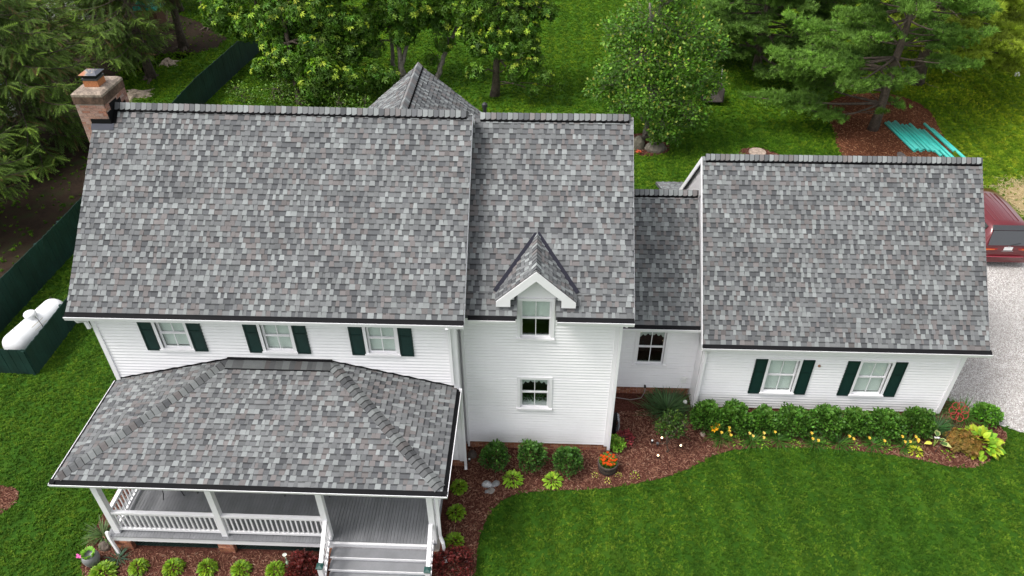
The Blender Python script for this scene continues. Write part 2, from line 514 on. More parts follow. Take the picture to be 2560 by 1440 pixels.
def scatter(name, pts, tmpl, m, smin, smax, tilt, **props):
    """a point mesh with geometry nodes that put one small mesh on each point"""
    me = bpy.data.meshes.new(name)
    me.vertices.add(len(pts)); me.vertices.foreach_set('co', np.asarray(pts, np.float32).ravel())
    o = link(name, me, None, **props)
    TV, TF, _ = tmpl
    tm = bpy.data.meshes.new(name + '_piece')
    tm.from_pydata([tuple(p) for p in TV], [], [tuple(f) for f in TF]); tm.materials.append(m)
    to = bpy.data.objects.new(name + '_piece', tm)            # never linked to the scene: only instanced
    ng = bpy.data.node_groups.new(name + '_nodes', 'GeometryNodeTree')
    ng.interface.new_socket('Geometry', in_out='INPUT', socket_type='NodeSocketGeometry')
    ng.interface.new_socket('Geometry', in_out='OUTPUT', socket_type='NodeSocketGeometry')
    gi = ng.nodes.new('NodeGroupInput'); go = ng.nodes.new('NodeGroupOutput')
    oi = ng.nodes.new('GeometryNodeObjectInfo'); oi.inputs['Object'].default_value = to
    if 'As Instance' in oi.inputs:
        oi.inputs['As Instance'].default_value = True
    ip = ng.nodes.new('GeometryNodeInstanceOnPoints')
    rv = ng.nodes.new('FunctionNodeRandomValue'); rv.data_type = 'FLOAT_VECTOR'
    rv.inputs[0].default_value = (-tilt, -tilt, 0); rv.inputs[1].default_value = (tilt, tilt, 6.283)
    rs = ng.nodes.new('FunctionNodeRandomValue'); rs.data_type = 'FLOAT'
    rs.inputs[2].default_value = smin; rs.inputs[3].default_value = smax
    rs.inputs['Seed'].default_value = 5
    ng.links.new(gi.outputs[0], ip.inputs['Points'])
    ng.links.new(oi.outputs['Geometry'], ip.inputs['Instance'])
    ng.links.new(rv.outputs[0], ip.inputs['Rotation'])
    ng.links.new(rs.outputs[1], ip.inputs['Scale'])
    ng.links.new(ip.outputs[0], go.inputs[0])
    md = o.modifiers.new('scatter', 'NODES'); md.node_group = ng
    return o

def poly_sheet(name, poly, z, m, thick=.0, **props):
    bm = bmesh.new()
    vs = [bm.verts.new((x, y, z)) for x, y in poly]
    f = bm.faces.new(vs)
    if f.normal.z < 0:
        f.normal_flip()
    bmesh.ops.triangulate(bm, faces=bm.faces[:])
    me = bpy.data.meshes.new(name); bm.to_mesh(me); bm.free()
    finish(me, np.ones((len(me.polygons), 3), np.float32), m)
    return link(name, me, None, **props)

def smooth_poly(pts, it=2):
    for _ in range(it):
        q = []
        n = len(pts)
        for i in range(n):
            a = pts[i]; b = pts[(i + 1) % n]
            q += [(a[0] * .75 + b[0] * .25, a[1] * .75 + b[1] * .25), (a[0] * .25 + b[0] * .75, a[1] * .25 + b[1] * .75)]
        pts = q
    return pts

# ------------------------------------------------------------------ ground
S = dict(kind='structure')
BED_FRONT = smooth_poly([(8.4, -4.9), (9.85, -4.9), (9.93, -3.51), (9.89, -2.33), (10.26, -1.35), (10.86, -.9), (12.0, -.76), (13.26, -.70), (15.01, -.29),
                         (16.12, .26), (16.91, .81), (18.15, 1.06), (20.88, 1.03), (22.55, .79), (23.78, .39), (24.6, .57), (25.32, 1.27), (25.95, 1.86),
                         (24.9, 3.0), (24.0, 3.3), (13, 3.6), (8.2, 1.0), (8.0, -2)], 2)
BED_LEFT = smooth_poly([(-.5, -.6), (-.58, -1.3), (-.62, -2.34), (-.55, -3.44), (-.2, -3.95), (.2, -5.2), (8.6, -5.2), (8.6, -2.6), (2, -2.4), (.3, -.6)], 2)
BED_ISLAND = smooth_poly([(-5.2, -1.2), (-4.0, -1.15), (-3.45, -1.28), (-3.2, -1.65), (-3.45, -2.2), (-4.2, -2.7), (-5.4, -2.6)], 2)
BED_PINE = smooth_poly([(26.6, 25.0), (26.6, 22.5), (26.0, 20.2), (26.5, 18.0), (31.0, 17.8), (31.6, 19.8), (32.0, 22.5), (32.6, 25.5), (31, 27.5), (28.0, 26.8)], 2)
BED_MAPLE = smooth_poly([(15.2, 20.2), (16.3, 19.2), (17.6, 19.6), (17.9, 20.5), (17.0, 21.8), (15.8, 21.8)], 2)
BED_STEPSTONE = smooth_poly([(20.9, 19.6), (21.6, 20.5), (22.6, 20.3), (23.4, 19.3), (22.4, 18.0), (21.0, 18.4)], 2)
GRAVEL = smooth_poly([(23.9, 3.4), (24.9, 3.05), (25.95, 1.9), (27.5, 1.75), (44, .9), (44, 10.2), (31.4, 11.6), (30.9, 16.5), (23.9, 17)], 1)
STRAW = smooth_poly([(31.7, 16.3), (32.1, 14.6), (33.4, 13.2), (37, 12.0), (38.5, 14.5), (35.5, 17.4), (33.0, 17.6)], 2)
EARTH = smooth_poly([(-40, 2), (-9.4, 4), (-8.0, 9), (-8.05, 14), (-9.2, 18), (-11.8, 21), (-14.5, 25.0), (-14.5, 30.5), (-13.2, 32.4), (-10.0, 32.6), (-9.8, 36), (-22, 45), (-42, 45)], 1)
link_l = poly_sheet('lawn', [(-220, -120), (260, -120), (260, 330), (-220, 330)], 0.0, 'lawn', **S)
poly_sheet('bare_ground', EARTH, .004, 'earth', **S)
poly_sheet('driveway', GRAVEL, .012, 'gravel', **S)
poly_sheet('straw_patch', [(34.8 + (x - 34.8) * .86, 15 + (y - 15) * .84) for x, y in STRAW], .008, 'straw', **S)
for nm, pl, mm in (('mulch_bed', BED_FRONT, 'mulch'), ('mulch_bed', BED_LEFT, 'mulch'), ('mulch_bed', BED_ISLAND, 'mulch'), ('mulch_bed', BED_PINE, 'pine_mulch'),
                   ('mulch_bed', BED_MAPLE, 'mulch'), ('mulch_bed', BED_STEPSTONE, 'mulch')):
    poly_sheet(nm, pl, .02 if mm == 'mulch' else .016, mm, **S)

HOUSE_FOOT = [[(0, 0), (9.3, 0), (9.3, 7.8), (0, 7.8)], [(9.3, .72), (13.52, .72), (13.52, 8.3), (9.3, 8.3)], [(13.5, 3.1), (16.3, 3.1), (16.3, 8.7), (13.5, 8.7)],
              [(16.3, 2.5), (23.94, 2.5), (23.94, 9.9), (16.3, 9.9)], [(.2, -3.1), (9.0, -3.1), (9.0, 0), (.2, 0)], [(5, 7.8), (9.5, 7.8), (9.5, 9.8), (5, 9.8)]]
def hidden_by_house(P):
    """ground the camera cannot see because the house stands in front of it (by a wide margin)"""
    return in_poly(P, [(.8, 1), (12.5, 2), (23, 4), (24, 9), (22, 15.5), (13.5, 14), (11.5, 15.5), (0, 15.5)])

def ground_pts(x0, x1, y0, y1, dens, keep=None, drop=(), z=0., r=rng):
    n = int((x1 - x0) * (y1 - y0) * dens)
    P = np.column_stack((r.uniform(x0, x1, n), r.uniform(y0, y1, n), np.full(n, z)))
    k = in_view(P) & ~hidden_by_house(P)
    if keep is not None:
        k &= in_poly(P, keep)
    Pj = P + r.normal(size=P.shape) * (.045, .045, 0)
    for q in drop:
        k &= ~in_poly(Pj, q)
    return P[k]

def tuft_tmpl(n, seed, L=1., w=.11):
    r = np.random.default_rng(seed); v = []; f = []
    for i in range(n):
        a = r.uniform(0, 6.28); lean = r.uniform(.2, 1.1); bx, by = r.normal(size=2) * .28
        dx, dy = math.cos(a), math.sin(a); h = L * r.uniform(.6, 1.1)
        px, py = -dy * w, dx * w; b = len(v)
        mx, my = bx + dx * lean * .35, by + dy * lean * .35
        v += [(bx + px, by + py, 0), (bx - px, by - py, 0), (mx + px * .8, my + py * .8, h * .6), (mx - px * .8, my - py * .8, h * .6), (bx + dx * lean, by + dy * lean, h * (1 - .3 * lean))]
        f += [(b, b + 1, b + 3), (b, b + 3, b + 2), (b + 2, b + 3, b + 4)]
    return T_(v, f)
ALLBEDS = [BED_FRONT, BED_LEFT, BED_ISLAND, BED_PINE, BED_MAPLE, BED_STEPSTONE, GRAVEL, STRAW] + HOUSE_FOOT
gp = np.concatenate([ground_pts(-14, 36, -7, 6, 190, drop=ALLBEDS + [EARTH]), ground_pts(-20, 45, 6, 22, 85, drop=ALLBEDS + [EARTH]),
                     ground_pts(-26, 56, 22, 48, 50, drop=ALLBEDS + [EARTH]), ground_pts(-30, -6, 3, 42, 4, keep=EARTH),
                     ground_pts(25, 40, 10, 18, 9, keep=STRAW)])
sc_ = .055 + .02 * np.clip((gp[:, 1] - 5) / 25, 0, 1)
near = gp[:, 1] < 6
scatter('grass', gp[near], tuft_tmpl(13, 1), M['blade'], .045, .095, .25, label='short mown green grass of the front and side lawn', category='grass', kind='stuff')
scatter('grass', gp[~near], tuft_tmpl(13, 2, w=.14), M['blade'], .07, .14, .25, label='short mown green grass of the back lawn', category='grass', kind='stuff')
CHIP = T_([(-.5, -.14, 0), (.5, -.10, .02), (.5, .12, 0), (-.5, .14, .03), (-.45, -.1, .16), (.45, -.08, .2), (.45, .08, .18), (-.45, .1, .15)],
          [(4, 5, 6), (4, 6, 7), (0, 1, 5), (0, 5, 4), (1, 2, 6), (1, 6, 5), (2, 3, 7), (2, 7, 6), (3, 0, 4), (3, 4, 7)])
cp = np.concatenate([ground_pts(-7, 27, -6, 4, 420, keep=b, z=.022, drop=HOUSE_FOOT) for b in (BED_FRONT, BED_LEFT, BED_ISLAND)] +
                    [ground_pts(14, 24, 17, 23, 160, keep=b, z=.022) for b in (BED_MAPLE, BED_STEPSTONE)])
scatter('mulch', cp, CHIP, M['chip'], .04, .105, .5, label='red brown shredded bark mulch lying in the planting beds', category='mulch', kind='stuff')
pp_ = ground_pts(22, 35, 17, 31, 160, keep=BED_PINE, z=.018)
scatter('mulch', pp_, CHIP, M['pchip'], .05, .13, .5, label='orange brown needle litter under the white pine', category='mulch', kind='stuff')
STONE = T_([(0, 0, .5), (.55, 0, .1), (.1, .5, .12), (-.5, .1, .15), (-.05, -.5, .1), (.2, .1, -.2)],
           [(0, 1, 2), (0, 2, 3), (0, 3, 4), (0, 4, 1), (5, 2, 1), (5, 3, 2), (5, 4, 3), (5, 1, 4)])
gr_ = ground_pts(23.5, 44, .5, 17, 900, keep=GRAVEL, z=.014)
scatter('gravel', gr_, STONE, M['stone'], .018, .048, .6, label='pale crushed stone covering the driveway', category='gravel', kind='stuff')
STALK = T_([(-.5, -.02, 0), (.5, -.02, .06), (.5, .02, .06), (-.5, .02, .0)], [(0, 1, 2), (0, 2, 3)])
st_ = ground_pts(30, 40, 11, 18, 330, keep=STRAW, z=.03); st_ = st_ + rng.normal(size=st_.shape) * (.28, .28, 0)
scatter('straw', st_, STALK, M['strawb'], .12, .4, .25, label='loose yellow straw spread beside the driveway', category='straw', kind='stuff')

# ------------------------------------------------------------------ the house
house = thing('house', 'white clapboard farmhouse with grey shingle roofs, attached wing, garage and front porch', 'house', (11.5, 3.0, 0))
PARTS = []
def part(o):
    PARTS.append(o); return o
YC, YL, YG = .72, 3.126, 2.511

# ---- shingles
PAL = [((.218, .230, .229), 'l'), ((.138, .142, .145), 'm'), ((.096, .099, .104), 'd'), ((.154, .142, .140), 'p'), ((.163, .168, .170), 'n')]
E_ = .144
def clip(poly, a, b):
    """keep the left side of the line a->b"""
    out = []
    n = len(poly)
    for i in range(n):
        p = poly[i]; q = poly[(i + 1) % n]
        dp = (b[0] - a[0]) * (p[1] - a[1]) - (b[1] - a[1]) * (p[0] - a[0])
        dq = (b[0] - a[0]) * (q[1] - a[1]) - (b[1] - a[1]) * (q[0] - a[0])
        if dp >= 0:
            out.append(p)
        if (dp >= 0) != (dq >= 0):
            t = dp / (dp - dq)
            out.append((p[0] + t * (q[0] - p[0]), p[1] + t * (q[1] - p[1])))
    return out

ALL_TABS = []          # (roof key, vertices, faces, colours, visible size)
def bilinear(A, B, C_, D):
    A, B, C_, D = map(np.array, (A, B, C_, D))
    Lu = np.linalg.norm(B - A); Lv = np.linalg.norm(D - A)
    nrm = np.cross(B - A, D - A); nrm = nrm / np.linalg.norm(nrm)
    def f(u, v, h):
        s = u / Lu; t = v / Lv
        return (1 - s) * (1 - t) * A + s * (1 - t) * B + s * t * C_ + (1 - s) * t * D + nrm * h
    return f, Lu, Lv, nrm

def shingle_panel(key, f, poly, seed, nrm):
    r = np.random.default_rng(seed)
    us = [p[0] for p in poly]; vs = [p[1] for p in poly]
    rows = int(math.ceil((max(vs) - min(vs)) / E_))
    blot = lambda u, v: mnoise.noise(Vector((u * .9 + seed * 3.1, v * 1.4, seed))) 
    for k in range(rows):
        v0 = k * E_; v1 = v0 + E_ + .012
        u = min(us) - r.uniform(0, .2)
        raised = r.random() < .5
        while u < max(us):
            w = r.uniform(.075, .155) if raised else r.uniform(.07, .18)
            sk = r.uniform(.0, .016) * (1 if raised else -1)
            u0, u1 = u, u + w
            u += w
            bl = blot(u, v0)
            x = r.random()
            if raised:
                ci = 0 if x < .42 + .25 * bl else 3 if x < .58 else 4 if x < .82 else 1
            else:
                ci = 2 if x < .36 - .3 * bl else 1 if x < .74 else 3 if x < .9 else 4
            col = np.array(PAL[ci][0]) * (1 + .10 * r.normal()) * (1 + .10 * bl)
            hb = .019 if raised else .009
            hh = lambda v: hb + (.003 - hb) * max(0, min(1, (v - v0) / (E_ * 1.08)))
            quad = [(u0, v0), (u1, v0), (u1 - sk, v1), (u0 + sk, v1)]
            raised = not raised if r.random() < .88 else raised
            pieces = [(quad, col)]
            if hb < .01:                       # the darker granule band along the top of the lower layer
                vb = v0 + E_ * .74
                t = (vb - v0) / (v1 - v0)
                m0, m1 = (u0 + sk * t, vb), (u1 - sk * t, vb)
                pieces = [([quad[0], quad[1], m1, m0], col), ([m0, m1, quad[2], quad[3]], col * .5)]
            V = []; F = []; C = []
            area = 0
            for pi, (pg, cc) in enumerate(pieces):
                n = len(poly)
                for i in range(n):
                    pg = clip(pg, poly[i], poly[(i + 1) % n])
                    if len(pg) < 3:
                        break
                if len(pg) < 3:
                    continue
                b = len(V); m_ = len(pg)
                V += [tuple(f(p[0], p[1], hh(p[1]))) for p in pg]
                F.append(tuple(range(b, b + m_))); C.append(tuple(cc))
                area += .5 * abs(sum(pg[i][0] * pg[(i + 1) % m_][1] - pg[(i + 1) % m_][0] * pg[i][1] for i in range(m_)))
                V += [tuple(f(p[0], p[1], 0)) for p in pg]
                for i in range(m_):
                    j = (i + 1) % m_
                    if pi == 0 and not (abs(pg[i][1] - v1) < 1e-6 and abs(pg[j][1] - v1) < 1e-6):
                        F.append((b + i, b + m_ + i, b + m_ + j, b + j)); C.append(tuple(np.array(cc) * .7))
            if F:
                c = np.mean(np.array(V), axis=0); d = c - CAM_POS; dist = np.linalg.norm(d)
                ALL_TABS.append((key, V, F, C, area * max(0, -float(np.dot(d / dist, nrm))) / dist ** 2))

ROOFS = {}
def roof_part(key, name, deck_mb, label):
    o = part(deck_mb.build(name, 'shingle', house, label=label))
    ROOFS[key] = o
    return o
DECK = (.09, .09, .093)
def gable_deck(x0, x1, y0, z0, yr, zr, y1, zr2=None, z02=None, th=.10):
    zr2 = zr if zr2 is None else zr2; z02 = z0 if z02 is None else z02
    mb = MB(); g_ = -.006
    L = [(x0, y0, z0 + g_), (x0, yr, zr + g_), (x0, y1, z0 + g_), (x0, y1, z0 - th), (x0, yr, zr - th), (x0, y0, z0 - th)]
    R_ = [(x1, y0, z02 + g_), (x1, yr, zr2 + g_), (x1, y1, z02 + g_), (x1, y1, z02 - th), (x1, yr, zr2 - th), (x1, y0, z02 - th)]
    fs = [(i, i + 6, (i + 1) % 6 + 6, (i + 1) % 6) for i in range(6)]
    mb.add(L + R_, fs, DECK)
    mb.add(L, [(0, 1, 4, 5), (1, 2, 3, 4)], DECK); mb.add(R_, [(0, 5, 4, 1), (1, 4, 3, 2)], DECK)
    return mb

# main roof
MX0, MX1, MYE, MZE, MYR, MZL, MZR = -.337, 9.586, -.29, 5.896, 3.902, 9.497, 9.373
roof_part('main', 'roof', gable_deck(MX0, MX1, MYE, MZE, MYR, MZL, 8.09, MZR), 'large grey shingled gable roof beside the chimney')
f, Lu, Lv, nr = bilinear((MX0, MYE, MZE), (MX1, MYE, MZE), (MX1, MYR, MZR), (MX0, MYR, MZL))
shingle_panel('main', f, [(0, 0), (Lu, 0), (Lu, Lv - .01), (0, Lv - .01)], 1, nr)
# wing roof, cut for the dormer's front wall
CX0, CX1, CYE, CZE, CYR, CZR = 9.32, 13.81, .325, 5.557, 4.524, 9.034
_d = gable_deck(CX0, 10.86, CYE, CZE, CYR, CZR, 8.7); _e = gable_deck(11.84, CX1, CYE, CZE, CYR, CZR, 8.7)
_m = gable_deck(10.86, 11.84, .80, CZE + .828 * (.80 - CYE), CYR, CZR, 8.7)
wd = MB(); wd.add(_d.v, _d.f, DECK).add(_e.v, _e.f, DECK).add(_m.v, _m.f, DECK)
roof_part('wing', 'roof', wd, 'grey shingled roof carrying the small gabled dormer')
f, Lu, Lv, nr = bilinear((CX0, CYE, CZE), (CX1, CYE, CZE), (CX1, CYR, CZR), (CX0, CYR, CZR))
vcut = .475 * Lv / (CYR - CYE)
shingle_panel('wing', f, [(0, 0), (10.86 - CX0, 0), (10.86 - CX0, vcut), (0, vcut)], 21, nr)
shingle_panel('wing', f, [(11.84 - CX0, 0), (Lu, 0), (Lu, vcut), (11.84 - CX0, vcut)], 22, nr)
kk = int(vcut / E_)
vb0 = (kk + 1) * E_
f2 = lambda u, v, h, f=f, o=vcut: f(u, v + o, h)
shingle_panel('wing', f2, [(0, 0), (Lu, 0), (Lu, Lv - vcut - .01), (0, Lv - vcut - .01)], 2, nr)
# link (breezeway) roof
roof_part('link', 'roof', gable_deck(13.53, 16.19, 2.836, 3.212, 5.94, 5.922, 9.05), 'narrow low grey shingled roof between wing and garage')
f, Lu, Lv, nr = bilinear((13.53, 2.836, 3.212), (16.19, 2.836, 3.212), (16.19, 5.94, 5.922), (13.53, 5.94, 5.922))
shingle_panel('link', f, [(0, 0), (Lu, 0), (Lu, Lv - .01), (0, Lv - .01)], 3, nr)
# garage roof
GX0, GX1, GYE, GZE, GYR, GZR = 16.2, 24.38, 2.306, 2.976, 6.205, 7.011
roof_part('garage', 'roof', gable_deck(GX0, GX1, GYE, GZE, GYR, GZR, 10.1), 'broad grey shingled garage roof beside the gravel')
f, Lu, Lv, nr = bilinear((GX0, GYE, GZE), (GX1, GYE, GZE), (GX1, GYR, GZR), (GX0, GYR, GZR))
shingle_panel('garage', f, [(0, 0), (Lu, 0), (Lu, Lv - .01), (0, Lv - .01)], 4, nr)
# rear cross gable: ridge runs back
RXR, RZR, RYE, RP = 7.30, 8.40, 9.67, .835
RX0, RX1 = 4.4, 10.2
rb = MB()
zl, zr_ = RZR - RP * (RXR - RX0), RZR - RP * (RX1 - RXR)
rb.prism([(RX0, zl), (RX0, zl - .1), (RXR, RZR - .1), (RX1, zr_ - .1), (RX1, zr_), (RXR, RZR - .006)], 4.6, RYE, DECK)
roof_part('rear', 'roof', rb, 'pointed grey shingled roof rising behind the main ridge')
f, Lu, Lv, nr = bilinear((RX0, RYE, zl), (RX0, 4.6, zl), (RXR, 4.6, RZR), (RXR, RYE, RZR))
shingle_panel('rear', f, [(0, 0), (Lu, 0), (Lu, Lv - .01), (0, Lv - .01)], 5, nr)
f, Lu, Lv, nr = bilinear((RX1, 4.6, zr_), (RX1, RYE, zr_), (RXR, RYE, RZR), (RXR, 4.6, RZR))
shingle_panel('rear', f, [(0, 0), (Lu, 0), (Lu, Lv - .01), (0, Lv - .01)], 6, nr)
# small roof over the back door behind the link
sb = MB(); sb.add([(15.85, 11.7, 2.95), (17.6, 11.7, 2.95), (17.6, 9.0, 3.95), (15.85, 9.0, 3.95), (15.85, 11.7, 2.85), (17.6, 11.7, 2.85), (17.6, 9.0, 3.85), (15.85, 9.0, 3.85)],
                 [(3, 2, 1, 0), (0, 1, 5, 4), (1, 2, 6, 5), (3, 0, 4, 7), (4, 5, 6, 7)], DECK)
roof_part('back', 'roof', sb, 'small pale roof over the back door behind the link')
f, Lu, Lv, nr = bilinear((17.6, 11.7, 2.956), (15.85, 11.7, 2.956), (15.85, 9.0, 3.956), (17.6, 9.0, 3.956))
shingle_panel('back', f, [(0, 0), (Lu, 0), (Lu, Lv), (0, Lv)], 7, nr)
# porch roof: hipped on three sides
PXL, PXR, PYE, PZE, PZT, PTL, PTR = 0.0, 9.26, -3.385, 3.302, 4.170, 3.347, 5.926
pb = MB()
pv = [(PXL, PYE, PZE), (PXR, PYE, PZE), (PXR, 0, PZE), (PXL, 0, PZE), (PTL, 0, PZT), (PTR, 0, PZT)]
pb.add([(x, y, z - .006) for x, y, z in pv], [(0, 1, 5, 4), (0, 4, 3), (1, 2, 5)], DECK)
pb.add([(x, y, z - .09) for x, y, z in pv], [(0, 4, 5, 1), (0, 3, 4), (1, 5, 2)], DECK)
roof_part('porch', 'porch_roof', pb, 'hipped grey shingled roof over the front porch')
Vp = np.array((0, -PYE, PZT - PZE)); Lp = np.linalg.norm(Vp); Vp = Vp / Lp
nF = np.cross((1, 0, 0), Vp)
fF = lambda u, v, h: np.array((PXL + u, PYE, PZE)) + Vp * v + nF * h
shingle_panel('porch', fF, [(0, 0), (PXR - PXL, 0), (PTR - PXL, Lp - .02), (PTL - PXL, Lp - .02)], 8, nF)
Vl = np.array((PTL - PXL, 0, PZT - PZE)); Ll = np.linalg.norm(Vl); Vl = Vl / Ll; nL = np.cross((0, -1, 0), Vl)
fL = lambda u, v, h: np.array((PXL, 0, PZE)) + np.array((0, -1, 0)) * u + Vl * v + nL * h
shingle_panel('porch', fL, [(0, 0), (-PYE, 0), (0.0, Ll - .02)], 9, nL)
Vr = np.array((-(PXR - PTR), 0, PZT - PZE)); Lr = np.linalg.norm(Vr); Vr = Vr / Lr; nR = np.cross((0, 1, 0), Vr)
fR = lambda u, v, h: np.array((PXR, PYE, PZE)) + np.array((0, 1, 0)) * u + Vr * v + nR * h
shingle_panel('porch', fR, [(0, 0), (-PYE, 0), (-PYE, Lr - .02)], 10, nR)
# dormer roof
DXR, DZR, DYF, DP = 11.33, 6.92, .42, .95
DX0, DX1 = 10.31, 12.35
dzl = DZR - DP * (DXR - DX0)
wz = lambda y: CZE + (CZR - CZE) / (CYR - CYE) * (y - CYE)
yv = lambda z: CYE + (z - CZE) * (CYR - CYE) / (CZR - CZE)
db = MB()
for xa in (DX0, DX1):
    v = [(xa, DYF, dzl), (DXR, DYF, DZR), (DXR, yv(DZR), DZR), (xa, yv(dzl), dzl)]
    v2 = [(x, y, z - .07) for x, y, z in v]
    v = [(x, y, z - .006) for x, y, z in v]
    fo = [(0, 1, 2, 3), (4, 7, 6, 5), (0, 4, 5, 1), (1, 5, 6, 2), (2, 6, 7, 3), (3, 7, 4, 0)]
    db.add(v + v2, fo if xa == DX0 else [tuple(reversed(q)) for q in fo], DECK)
roof_part('dormer', 'dormer_roof', db, 'little steep shingled gable roof of the dormer')
Ld = math.hypot(DXR - DX0, DZR - dzl)
for xa, sg in ((DX0, 1), (DX1, -1)):
    Vd = np.array((sg * (DXR - DX0), 0, DZR - dzl)) / Ld
    dl = yv(dzl) - DYF; dr = yv(DZR) - DYF
    if sg > 0:   # left slope: eave runs from back to front
        O = np.array((xa, yv(dzl), dzl)); U = np.array((0, -1, 0.)); nn = np.cross(U, Vd)
        poly = [(0, 0), (dl, 0), (dl, Ld), (dl - dr, Ld)]
    else:
        O = np.array((xa, DYF, dzl)); U = np.array((0, 1, 0.)); nn = np.cross(U, Vd)
        poly = [(0, 0), (dl, 0), (dr, Ld), (0, Ld)]
    shingle_panel('dormer', lambda u, v, h, O=O, U=U, Vd=Vd, nn=nn: O + U * u + Vd * v + nn * h, poly, 11 + sg, nn)

# the ones that show largest are parts of their own, the rest of each roof one part
order = sorted(range(len(ALL_TABS)), key=lambda i: -ALL_TABS[i][4])
big = set(order[:300])
rest = {}
for i, (key, V, F, C, a) in enumerate(ALL_TABS):
    if i in big:
        mb = MB(); mb.v = V; mb.f = F; mb.c = C
        mb.build('shingle', 'shingle', ROOFS[key])
    else:
        mb = rest.setdefault(key, MB())
        o = len(mb.v); mb.v += V; mb.f += [tuple(o + q for q in ff) for ff in F]; mb.c += C
for key, mb in rest.items():
    mb.build('shingles', 'shingle', ROOFS[key], kind='stuff')

# ---- caps along ridges and hips
def caps(key, a, b, nl, nr2, half=.17, lift=.055, step=.142, seed=0, vent=True, name='ridge_cap', dim=1.2):
    """a -> b along the ridge; nl, nr2: down-slope directions to both sides"""
    r = np.random.default_rng(100 + seed)
    a = np.array(a, float); b = np.array(b, float); L = np.linalg.norm(b - a); d = (b - a) / L
    nl = np.array(nl, float); nr2 = np.array(nr2, float)
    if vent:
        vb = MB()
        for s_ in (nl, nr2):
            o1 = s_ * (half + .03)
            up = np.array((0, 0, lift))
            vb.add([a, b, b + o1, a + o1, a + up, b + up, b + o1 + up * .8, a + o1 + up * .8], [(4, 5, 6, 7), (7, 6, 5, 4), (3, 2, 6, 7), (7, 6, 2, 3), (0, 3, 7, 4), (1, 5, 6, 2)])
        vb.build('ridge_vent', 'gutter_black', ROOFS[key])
    n = int(L / step)
    for i in range(n):
        p0 = a + d * (i * L / n); p1 = a + d * ((i + 1) * L / n + .03)
        x = r.random(); ci = 0 if x < .30 else 1 if x < .58 else 3 if x < .74 else 4 if x < .88 else 2
        col = np.array(PAL[ci][0]) * (1 + .08 * r.normal()) * dim
        mb = MB(); z0 = np.array((0, 0, lift + .022)); z1 = np.array((0, 0, lift + .006))
        pm = p0 + (p1 - p0) * .72; zm = z0 * .28 + z1 * .72
        for s_ in (nl, nr2):
            o1 = s_ * half; dn = np.array((0, 0, -.012))
            mid0 = p0 + s_ * half * .35 + z0 * 1.0; midm = pm + s_ * half * .35 + zm; mid1 = p1 + s_ * half * .35 + z1
            A0 = [p0 + z0 + (0, 0, .01), mid0, p0 + o1 + z0 * .8 + dn]; Am = [pm + zm + (0, 0, .01), midm, pm + o1 + zm * .8 + dn]; A1 = [p1 + z1 + (0, 0, .01), mid1, p1 + o1 + z1 * .8 + dn]
            for q in range(2):
                mb.add([A0[q], Am[q], Am[q + 1], A0[q + 1]], [(0, 1, 2, 3), (3, 2, 1, 0)][:1], tuple(col))
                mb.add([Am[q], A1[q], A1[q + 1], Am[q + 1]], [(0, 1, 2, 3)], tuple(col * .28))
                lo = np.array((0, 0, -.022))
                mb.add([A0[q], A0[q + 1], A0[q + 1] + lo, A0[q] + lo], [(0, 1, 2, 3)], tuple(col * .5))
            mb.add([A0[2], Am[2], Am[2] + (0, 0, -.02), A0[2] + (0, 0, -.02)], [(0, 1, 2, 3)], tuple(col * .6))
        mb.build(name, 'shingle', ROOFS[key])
sl = lambda dy, dz: norm(np.array((0, dy, dz), float))
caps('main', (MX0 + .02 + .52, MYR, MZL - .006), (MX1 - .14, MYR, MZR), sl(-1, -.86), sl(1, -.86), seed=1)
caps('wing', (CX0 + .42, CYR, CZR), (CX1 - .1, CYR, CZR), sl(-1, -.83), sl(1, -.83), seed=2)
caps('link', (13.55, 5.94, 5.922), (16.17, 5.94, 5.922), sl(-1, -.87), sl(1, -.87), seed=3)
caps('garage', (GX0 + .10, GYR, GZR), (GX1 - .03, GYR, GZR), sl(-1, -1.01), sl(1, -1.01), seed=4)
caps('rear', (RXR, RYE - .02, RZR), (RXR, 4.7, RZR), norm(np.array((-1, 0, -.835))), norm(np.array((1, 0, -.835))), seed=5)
caps('dormer', (DXR, DYF + .02, DZR), (DXR, yv(DZR) + .05, DZR), norm(np.array((-1, 0, -.95))), norm(np.array((1, 0, -.95))), half=.165, lift=.03, seed=6, vent=False)
hl = norm(np.array((PTL - PXL, -PYE, PZT - PZE)))
for sgn, x_e, x_t, sd8 in ((1, PXL, PTL, 7), (-1, PXR, PTR, 8)):
    hd = norm(np.array((x_t - x_e, -PYE, PZT - PZE)))
    pF = np.cross(nF, hd) * -sgn if False else np.cross(nF, hd); pF = pF if pF[1] < 0 else -pF
    nS = nL if sgn > 0 else nR
    pS = np.cross(nS, hd); pS = pS if pS[0] * sgn < 0 else -pS
    e0 = np.array((x_e, PYE, PZE)) + hd * .1; e1 = np.array((x_t, 0, PZT)) - hd * .12
    caps('porch', e0, e1, pS, pF, half=.155, lift=.02, step=.152, seed=sd8, vent=False, name='hip_cap', dim=.70)
